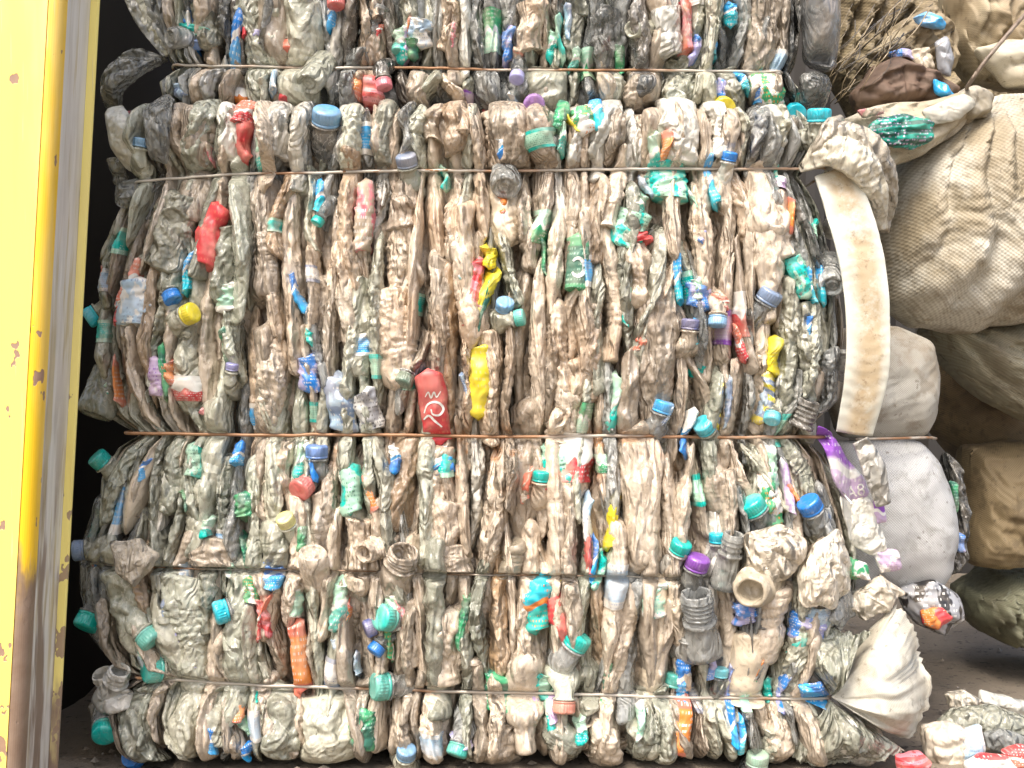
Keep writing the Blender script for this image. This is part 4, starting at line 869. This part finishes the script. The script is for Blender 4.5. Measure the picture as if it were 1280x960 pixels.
bag([(1098, 625), (1112, 630), (1116, 655), (1102, 658)], 6, 6, 'label', P_['purple'], -.016, 46, 1.5)
bag([(1100, 692), (1132, 690), (1138, 716), (1110, 722)], 8, 8, 'label', P_['lilac'], -.01, 47, 2.)
ribbon([at(1075, 550, -.01), at(1092, 585, -.012), at(1104, 630, 0)], [.02, .03, .02], .012, 'jug_wall', MILK, M_.root, 48, 1.5, 30, 20)
bag([(925, 660), (965, 648), (998, 668), (992, 700), (955, 725), (922, 700)], 20, 14, 'bag', BAGFILM, -.016, 49, 5, (900, 660), 9, 6, 'crumpled beige plastic bag above an open bottle neck')
bag([(1005, 672), (1040, 658), (1062, 690), (1066, 735), (1030, 752), (990, 750), (985, 715)], 20, 14, 'bag', plastic('dirty_white_film', (.70, .66, .54), .6, .38, .9), -.016, 50, 6, (1000, 665), 9, 6, 'dirty white plastic bag bulging beside the beige bag')
bag([(150, 672), (190, 668), (214, 688), (196, 712), (182, 728), (160, 706)], 14, 12, 'bag', plastic('dirty_white_film', (.7, .66, .54)), -.014, 51, 4, label='dirty white bag scrap at the bale edge')
bag([(1076, 745), (1112, 722), (1138, 745), (1118, 770), (1085, 780), (1068, 765)], 14, 12, 'bag', BAGFILM, -.012, 53, 6, label='crumpled tan paper-like bag above the white fan of cloth')
bag([(1070, 700), (1092, 708), (1096, 730), (1070, 728), (1060, 712)], 10, 10, 'label', P_['greenw'], -.012, 54, 3); bag([(1040, 745), (1072, 735), (1078, 775), (1050, 790), (1030, 770)], 12, 10, 'film', FILM, -.01, 55, 5)
bag([(990, 850), (1020, 846), (1036, 866), (1032, 884), (1004, 876)], 10, 8, 'film', printed('blue_film', PAL['blue'], PAL['sky'], PAL['white'], .15, 'mottle'), -.012, 56, 5, (1036, 868), 9, 4, 'twisted blue film under the wire')
bag([(1042, 828), (1056, 820), (1056, 848), (1044, 856)], 6, 6, 'film', P_['violet'], -.01, 57, 2)
# fan of white sack cloth gathered by the wire
def fan(pinch, arc, Y0, Y1, name, mat, seed, pleats=7, amp=.010, nr=44, na=80, label=None, th=.0016):
    rng = np.random.default_rng(seed); A = catmull(np.c_[np.array(arc, float), np.zeros(len(arc))], na)[:, :2]; p0 = np.array(pinch, float)
    A = A+(A-p0)*(.014*np.sin(np.arange(na)*.37)+.014*rng.normal(size=na))[:, None]
    V = []
    for sgn in (-1, 1):
        for i in range(nr):
            r = i/(nr-1); q = p0+(A-p0)*r; u = np.linspace(0, 1, na)
            ph = pleats*u+.45*np.sin(u*6.5+1)+.20*np.sin(u*9+r*3)+.12*np.sin(r*7); tri = np.abs(2*(ph-np.floor(ph))-1)
            Y = Y0+(Y1-Y0)*r**1.2-.045*np.sin(pi*min(1, r*1.05))*np.sin(pi*u)-amp*(tri-.5)*(1-.55*r)*min(1, r*4)*2+sgn*th/2
            s_ = (CAM_D+Y)/CAM_D
            V.append(np.c_[(q[:, 0]-640)/1000, Y, CAM_Z+(480-q[:, 1])/1000])
    V = np.concatenate(V); V[:, 1] += np.tile(crumple(V[:nr*na], rng, .004, (.02, .07), 6), 2)
    F = open_faces(nr, na); n = nr*na; F = F+[tuple(j+n for j in f[::-1]) for f in F]
    ed = [(nr-1)*na+j for j in range(na)]; F += [(a, b, b+n, a+n) for a, b in zip(ed[:-1], ed[1:])]
    for j in (0, na-1): F += [((i+1)*na+j, i*na+j, i*na+j+n, (i+1)*na+j+n) for i in range(nr-1)]
    uv = np.tile(np.c_[np.tile(np.linspace(0, 1, na), nr), np.repeat(np.linspace(0, 1, nr), na)], (2, 1))
    return mesh(name, V, F, mat, M_.root, label=label, uv=uv)
CLOTH = woven('white_sack_cloth', (.66, .65, .57), (.42, .37, .27), .44, .68, .75)
fan((1036, 868), [(1098, 790), (1130, 764), (1150, 790), (1166, 830), (1172, 872), (1160, 918), (1135, 930), (1100, 905), (1078, 892)], -.012, .03, 'sack_cloth', CLOTH, 61, 4.2, .009, label='fan of white sack cloth gathered at the wire end')
fan((1036, 866), [(985, 800), (1005, 790), (1040, 785), (1062, 790), (1085, 785)], -.010, -.01, 'film', WHITEFILM if 0 else CLEAR, 62, 3.6, .010)
fan((1034, 872), [(1128, 935), (1100, 945), (1060, 950), (1010, 952), (985, 940)], -.010, -.01, 'film', CLEAR, 63, 3.4, .010)
bag([(1000, -20), (1048, -20), (1056, 30), (1051, 80), (1030, 90), (1006, 76), (1000, 30)], 30, 60, 'bottle', plastic('dark_grey_bottle', (.13, .135, .135), .35, .25, .35), .0, 73, 2.5, label='smooth dark grey bottle at the end of the upper bale', B=U_, wl=(14, 60))
bag([(1000, 92), (1034, 90), (1044, 104), (1036, 132), (1002, 130)], 18, 50, 'bottle', GREY, .02, 74, 2.5, B=U_)
# clear films at the upper left
bag([(210, 72), (178, 60), (142, 68), (124, 98), (122, 130), (138, 148), (152, 120), (170, 100)], 22, 20, 'film', FILM, .012, 64, 7, (210, 73), 10, 8, 'crinkled clear film knotted at the wire', B=U_)
bag([(128, 132), (150, 128), (168, 150), (172, 185), (190, 212), (160, 214), (140, 185)], 12, 12, 'film', WHITEFILM, .01, 65, 5, None, label='torn white film hanging at the bale corner')
bag([(205, 110), (222, 130), (225, 170), (215, 210), (195, 205), (190, 150)], 12, 12, 'film', FILM, -.008, 66, 6); bag([(140, 226), (170, 220), (205, 226), (190, 240), (155, 262), (138, 250)], 12, 12, 'film', FILM, .02, 67, 6, (205, 228), 9, 5)
bag([(120, 190), (150, 195), (150, 225), (128, 225)], 12, 12, 'film', GREY, .03, 68, 6)
for k, (a, b) in enumerate((((158, -20), (206, 70)), ((172, -20), (209, 70)), ((186, -25), (212, 68)))):
    ribbon([at(a[0], a[1], .06), at((a[0]+b[0])/2-6, (a[1]+b[1])/2, .05), at(b[0], b[1], .045)], [.02, .016, .006], [.012, .01, .004], 'film', GREY if k != 1 else CLEAR, U_.root, 70+k, 4, 40, 18, (6, 30))
bag([(112, 866), (135, 850), (165, 858), (172, 880), (140, 888), (118, 885)], 14, 12, 'jug_wall', MILK, .0, 71, 3, label='crushed white jug with two spouts')
bag([(85, 900), (110, 878), (128, 890), (118, 925), (92, 930)], 14, 14, 'film', DARK, .03, 72, 6)

# ------------------------------------------------------------------ things behind, to the right of the bales
def bagthing(name, label, cat, parts, base, group=None):
    r = empty(name, base); tag(r, label, cat, group)
    for p in parts: p(r)
    return r
SACK = woven('muddy_white_sack', (.62, .60, .52), (.30, .245, .155), .38, .64, .92); SACK2 = woven('olive_grey_sack', (.34, .32, .23), (.18, .14, .085)); SACK3 = woven('brown_sack', (.27, .20, .11), (.12, .085, .05))
SACK4 = woven('grey_white_sack', (.46, .45, .40), (.28, .215, .13), .42, .66, .8); SACK5 = woven('mossy_sack', (.24, .245, .16), (.11, .10, .06)); SACK6 = woven('beige_sack', (.48, .41, .28), (.24, .18, .10))
def pl(outline, Y, df, db, nm, mat, seed, amp=8, pinch=None, pleats=9, pamp=9, nr=36, nt=110, wl=(14, 100), label=None, rough=.02):
    return lambda r: pillow(outline, Y, df, db, nm, mat, r, seed, amp, nr, nt, wl, pinch, pleats, pamp, .5, rough, label=label)
bagthing('woven_sack', 'big muddy white woven sack with a gathered neck, bulging beside the bale', 'sack', [
    pl([(1112, 230), (1140, 180), (1195, 135), (1240, 118), (1300, 125), (1350, 200), (1350, 370), (1290, 398), (1200, 416), (1140, 412), (1108, 385), (1098, 320)], .26, 130, 120, 'body', SACK, 81, 9, (1215, 95), 13, 15, 60, 170, (14, 110)),
    pl([(1185, 140), (1200, 112), (1218, 106), (1238, 118), (1240, 145), (1210, 150)], .16, 22, 20, 'neck', SACK, 82, 6, (1215, 90), 8, 6, 16, 60, (10, 40)),
    lambda r: tube([at(1290, 8, .13), at(1262, 40, .12), at(1232, 76, .115), at(1212, 104, .125), at(1208, 112, .15)], .0028, 'tie_cord', plastic('brown_cord', (.20, .13, .08), .3, .6, .3), r)], pt(1215, 410, .26))
bagthing('woven_sack', 'sagging olive grey sack under the big muddy white sack', 'sack', [pl([(1150, 408), (1210, 400), (1300, 380), (1360, 420), (1360, 545), (1290, 528), (1235, 502), (1188, 462)], .34, 90, 100, 'body', SACK2, 83, 10, (1150, 400), 9, 14, wl=(10, 60))], pt(1260, 500, .34))
bagthing('woven_sack', 'dark brown sack in the shade below the olive grey sack', 'sack', [pl([(1160, 420), (1220, 440), (1300, 500), (1360, 540), (1340, 580), (1200, 580), (1165, 540)], .55, 70, 100, 'body', SACK3, 84, 6)], pt(1240, 575, .55))
bagthing('woven_sack', 'upright brown fibrous sack at the far edge beside the wrapped bale', 'sack', [pl([(1206, 556), (1260, 550), (1330, 556), (1335, 704), (1260, 710), (1212, 706), (1202, 630)], .42, 60, 90, 'body', SACK3 if 0 else woven('ochre_sack', (.33, .25, .135), (.15, .105, .055)), 85, 9, None, wl=(14, 70))], pt(1265, 706, .42))
bagthing('woven_sack', 'mossy green grey sack slumped low on the dirt floor', 'sack', [pl([(1198, 735), (1235, 710), (1300, 712), (1350, 740), (1350, 815), (1268, 806), (1225, 790), (1202, 768)], .50, 100, 100, 'body', SACK5, 86, 14, (1215, 715), 11, 14, wl=(9, 50))], pt(1280, 806, .5))
rb = bagthing('wrapped_bale', 'bale wrapped in pale grey sheeting standing behind the big bale', 'bale', [
    pl([(1050, 410), (1120, 408), (1160, 425), (1174, 470), (1168, 520), (1158, 546), (1050, 548), (1030, 480)], .16, 50, 120, 'sheeting', SACK4, 87, 4, None, wl=(22, 110)),
    pl([(1040, 550), (1150, 549), (1172, 575), (1188, 620), (1192, 665), (1184, 720), (1170, 740), (1050, 745), (1025, 650)], .16, 60, 120, 'sheeting', woven('pale_grey_sheet', (.52, .525, .52), (.36, .345, .30), .50, .75, .6), 88, 3.5, None, wl=(24, 120)),
    lambda r: tube([at(1070, 549, .105), at(1120, 548, .098), at(1158, 547, .118), at(1170, 548, .16), at(1166, 548, .24)], .0018, 'baling_wire', DARKW, r),
    pl([(1180, 562), (1196, 575), (1208, 640), (1204, 712), (1184, 722), (1188, 660)], .26, 30, 40, 'film', DARK, 89, 6, wl=(8, 40)),
    pl([(1186, 600), (1196, 602), (1198, 640), (1190, 642)], .225, 10, 10, 'label', P_['green'], 90, 3, nr=12, nt=40, wl=(8, 30)),
    pl([(1195, 664), (1206, 668), (1204, 690), (1196, 690)], .225, 8, 8, 'label', P_['violet'], 91, 3, nr=12, nt=40, wl=(8, 30))], pt(1110, 745, .16))
bagthing('plastic_bag', 'black plastic bag with orange and red print beside the pale wrapped bale', 'bag', [
    pl([(1120, 735), (1165, 722), (1200, 745), (1205, 775), (1178, 795), (1148, 782), (1128, 760)], .12, 26, 30, 'body', printed('black_print', PAL['black'], PAL['grey'], PAL['white'], .2, 'mottle'), 92, 5, (1130, 740), 6, 5, 20, 70, (12, 50)),
    pl([(1150, 762), (1178, 758), (1192, 772), (1172, 788), (1152, 780)], .092, 8, 8, 'printed_panel', printed('orange_print', PAL['orange'], PAL['red'], PAL['mint'], .1, 'mottle'), 93, 3, None, nr=12, nt=44, wl=(10, 40))], pt(1165, 795, .12))
# heap at the upper right
bagthing('woven_sack', 'dark brown tarpaulin heap at the top behind the sacks', 'sack', [pl([(1030, -60), (1330, -60), (1340, 150), (1200, 190), (1060, 150), (1020, 60)], .62, 60, 100, 'body', woven('straw_sack', (.30, .24, .14), (.12, .09, .05)), 94, 16, (1030, 150), 16, 22, 70, 180, (10, 60))], pt(1180, 190, .62))
bagthing('woven_sack', 'creased beige sack at the upper right corner behind the tie cord', 'sack', [pl([(1180, -30), (1330, -30), (1330, 112), (1260, 108), (1216, 104), (1192, 60), (1180, 10)], .30, 60, 80, 'body', SACK6, 95, 14, (1205, 110), 9, 10, 34, 110, (14, 70)),
    pl([(1215, 60), (1290, 45), (1330, 80), (1330, 112), (1260, 110)], .235, 25, 30, 'flap', woven('pale_beige_sack', (.58, .54, .42), (.34, .27, .17)), 96, 8, (1200, 110), 7, 7, 20, 70, (14, 60))], pt(1255, 110, .30))
bagthing('torn_sack', 'torn brown sack with frayed strands and blue scraps at the top', 'sack', [
    pl([(1062, 118), (1090, 85), (1125, 70), (1165, 90), (1195, 112), (1180, 132), (1110, 138), (1070, 135)], .20, 30, 60, 'body', woven('shaded_brown_cloth', (.17, .11, .075), (.09, .06, .04)), 97, 9, (1130, 150), 7, 8, 22, 80, (14, 60)),  # the dark brown colour carries the shade of the sack's opening
    pl([(1085, 70), (1120, 30), (1160, 8), (1190, 30), (1196, 80), (1170, 100), (1130, 80)], .26, 34, 50, 'fold', SACK6, 98, 12, (1190, 110), 9, 9, 24, 80, (12, 50)),
    pl([(1140, 22), (1160, 14), (1184, 28), (1182, 38), (1150, 32)], .205, 10, 10, 'scrap', cmat('sky', .1), 99, 4, nr=12, nt=44, wl=(8, 30)),
    pl([(1166, 98), (1180, 104), (1198, 124), (1186, 126), (1168, 116)], .165, 9, 9, 'scrap', cmat('sky', .1), 100, 4, nr=12, nt=44, wl=(8, 30)),
    pl([(1106, 66), (1130, 60), (1148, 66), (1142, 78), (1120, 76)], .205, 9, 9, 'scrap', P_['violet'], 101, 4, nr=12, nt=44, wl=(8, 30)),
    pl([(1168, 52), (1184, 44), (1192, 70), (1188, 98), (1172, 88)], .195, 9, 9, 'scrap', cmat('grey', .3), 102, 3, nr=12, nt=44, wl=(8, 30)),
    pl([(1138, 62), (1160, 58), (1168, 90), (1150, 96), (1140, 80)], .20, 10, 9, 'scrap', SMOOTHTAN, 103, 5, nr=12, nt=44, wl=(8, 30))], pt(1130, 135, .2))
STRAW = [plastic('straw_strand', (.26, .20, .11), .3, .5, .2), plastic('dark_strand', (.07, .055, .035), .2, .5, .2)]
def strands(r, k_):
    rng = np.random.default_rng(7+k_); VV, FF, off = [], [], 0
    for k in range(34):
        x0 = rng.uniform(1030, 1120); y0 = rng.uniform(60, 140)-(x0-1030)*.35; L_ = rng.uniform(40, 95); a = radians(rng.normal(50, 13)); Y = rng.uniform(.17, .30)
        b = rng.normal(0, 10); p = [at(x0, y0, Y), at(x0+L_*.5*cos(a)+b, y0-L_*.5*sin(a), Y-.015), at(x0+L_*cos(a), y0-L_*sin(a), Y+rng.normal(.01, .02))]
        C = catmull(p, 7); R_ = rng.uniform(.0005, .0013); th = np.arange(4)/4*2*pi
        V = np.concatenate([c+R_*np.c_[np.cos(th), np.sin(th)*.6, np.sin(th)*.8] for c in C]); VV.append(V); FF += [tuple(i+off for i in f) for f in grid_faces(7, 4)]; off += len(V)
    o = mesh('frayed_strands', np.concatenate(VV), FF, STRAW[k_], r, kind='stuff'); return o
for o in list(S.objects):
    if o.name.startswith('torn_sack'): strands(o, 0); strands(o, 1)
bagthing('cloth_bag', 'green striped folded cloth stuffed in a beige bag mouth beside the upper bale', 'bag', [
    pl([(1048, 150), (1090, 132), (1150, 128), (1212, 112), (1228, 140), (1190, 170), (1150, 195), (1105, 210), (1060, 195)], .17, 30, 60, 'bag_mouth', woven('pale_bag', (.60, .56, .44), (.36, .28, .18)), 104, 8, (1210, 120), 9, 7, 24, 90, (12, 60)),
    pl([(1076, 168), (1090, 150), (1128, 142), (1165, 150), (1168, 172), (1140, 188), (1100, 180)], .132, 14, 14, 'folded_cloth', printed('green_stripes', (.01, .32, .24), (.02, .11, .09), PAL['lilac'], .1, 'stripes'), 105, 6, (1080, 165), 12, 5, 18, 64, (8, 40)),
    pl([(1070, 138), (1100, 132), (1106, 142), (1078, 148)], .135, 6, 6, 'scrap', P_['pink'], 106, 3, nr=10, nt=36, wl=(8, 30)),
    pl([(1150, 138), (1205, 116), (1222, 128), (1200, 150), (1165, 156)], .13, 8, 8, 'flap', CLOTH, 107, 4, None, nr=14, nt=48, wl=(8, 40))], pt(1130, 205, .17))
rng = np.random.default_rng(77); VV, FF, off = [], [], 0
for k in range(900):
    x, y = rng.uniform(-.75, 1.1), rng.uniform(-.35, .95); r = abs(rng.normal(0, .0022))+.0010
    V = np.array([(1, 0, .2), (-.3, 1, .1), (-.9, -.5, .2), (.3, -1, .1), (0, .1, .9)])*r*rng.uniform(.5, 1.5, (5, 3))+[x, y, -.002]
    VV.append(V); FF += [tuple(i+off for i in f) for f in ((0, 1, 4), (1, 2, 4), (2, 3, 4), (3, 0, 4), (3, 2, 1, 0))]; off += 5
tag(mesh('gravel', np.concatenate(VV), FF, plastic('grit', (.28, .24, .19), .5, .7, .2, second=(.10, .09, .075)), smooth=False), 'scattered grit and flakes on the brown dirt floor', 'grit', kind='stuff')
# litter on the dirt at the lower right
for k, (ol, Y, df, nm, lb, ct, m) in enumerate([
    ([(1165, 905), (1190, 885), (1240, 880), (1300, 900), (1310, 925), (1250, 918), (1200, 915)], .12, 30, 'crushed_bottle', 'flattened grey bottle lying along the dirt at the lower right', 'bottle', CLEAR),
    ([(1150, 905), (1185, 900), (1215, 915), (1210, 958), (1180, 965), (1155, 945)], .03, 26, 'plastic_bag', 'crumpled beige bag on the dirt below the white cloth fan', 'bag', BAGFILM),
    ([(1195, 915), (1225, 905), (1232, 935), (1215, 962), (1196, 955)], .02, 16, 'film_wrapper', 'white film wrapper with a blue corner among the floor litter', 'wrapper', P_['white']),
    ([(1205, 955), (1225, 942), (1260, 944), (1275, 965), (1240, 975), (1210, 972)], -.02, 14, 'tray', 'white tray with a red rim at the bottom right edge', 'tray', printed('red_rim', PAL['white'], PAL['red'], PAL['white'], .2, 'bands')),
    ([(1250, 938), (1275, 930), (1300, 938), (1300, 962), (1262, 960)], .0, 14, 'wrapper', 'red and white wrapper in the bottom right corner', 'wrapper', P_['redw']),
    ([(1225, 862), (1262, 872), (1300, 880), (1305, 896), (1255, 890), (1222, 876)], .20, 10, 'film_sheet', 'flat pale grey film sheet lying farthest back among the floor litter', 'film', WHITEFILM),
    ([(1180, 868), (1205, 862), (1225, 874), (1215, 890), (1188, 886)], .16, 12, 'film_sheet', 'dull tan crumpled film beside the frayed edge of the white cloth fan', 'film', BAGFILM),
    ([(1228, 918), (1250, 910), (1285, 920), (1292, 940), (1252, 940), (1230, 934)], .06, 12, 'film_sheet', 'clear crushed film in front of the flattened grey bottle on the floor', 'film', FILM),
    ([(1120, 945), (1150, 938), (1165, 952), (1150, 970), (1122, 968)], -.02, 14, 'wrapper', 'dark red wrapper on the dirt below the bale corner', 'wrapper', P_['brick'])]):
    tag(pillow(ol, Y, df, 20, nm, m, None, 120+k, 5, 18, 70, (12, 60), None, B=None), lb, ct, 'litter on the dirt floor')
txt = bpy.data.curves.new('t', 'FONT'); txt.body = 'YA8'; txt.size = .022; txt.extrude = 0; to = bpy.data.objects.new('t', txt); COL.objects.link(to)
bpy.context.view_layer.update(); me = bpy.data.meshes.new_from_object(to.evaluated_get(bpy.context.evaluated_depsgraph_get())); bpy.data.objects.remove(to)
a = radians(12); V = [(pt(1050, 622)[0]+v.co.x*cos(a)-v.co.y*sin(a), pt(1050, 628)[2]+v.co.x*sin(a)+v.co.y*cos(a)) for v in me.vertices]
decal(pouch, V, [tuple(p.vertices) for p in me.polygons], INK)

# ------------------------------------------------------------------ bottles that hardly show go into the mass inside each bale; the 300 that show largest stay single
def bury(root, keep):
    bpy.context.view_layer.update(); dg = bpy.context.evaluated_depsgraph_get(); hits = {}
    for cx in (-.1, .1):
        o0 = Vector((cx, -CAM_D, CAM_Z))
        for j in range(132):
            for i in range(176):
                d = Vector(((i+.5)/176*1.28-.64-cx, CAM_D, .48-(j+.5)/132*.96)).normalized()
                h = S.ray_cast(dg, o0, d)
                if h[0]: hits[h[4].name] = hits.get(h[4].name, 0)+1
    return hits
hits = bury(None, 0)
for B_ in (MAIN, UPPER):
    bs = [o for o in B_.root.children if o.name.split('.')[0] == 'bottle']
    score = lambda o: hits.get(o.name, 0)+sum(hits.get(c.name, 0)*3 for c in o.children)
    bs.sort(key=score, reverse=True); low = [o for i, o in enumerate(bs) if i >= 300 or score(o) == 0]
    V, F, off, mi, ms = [], [], 0, [], []
    for o in low:
        if score(o) > 0:
            v = np.empty(len(o.data.vertices)*3); o.data.vertices.foreach_get('co', v); V.append(v.reshape(-1, 3)+np.array(B_.root.location))
            F += [tuple(i+off for i in p.vertices) for p in o.data.polygons]; off += len(o.data.vertices)
            if o.data.materials[0] not in ms: ms.append(o.data.materials[0])
            mi += [ms.index(o.data.materials[0])]*len(o.data.polygons)
        for c in list(o.children): bpy.data.objects.remove(c)
        bpy.data.objects.remove(o)
    if V:
        pk = mesh('packed_bottles', np.concatenate(V), F, ms[0], B_.root, kind='stuff')
        for m in ms[1:]: pk.data.materials.append(m)
        pk.data.polygons.foreach_set('material_index', mi)
    print('single bottles', len(bs)-len(low), 'buried', len(low))
print('tris', sum(len(o.data.loops)-2*len(o.data.polygons) for o in S.objects if o.type == 'MESH'))
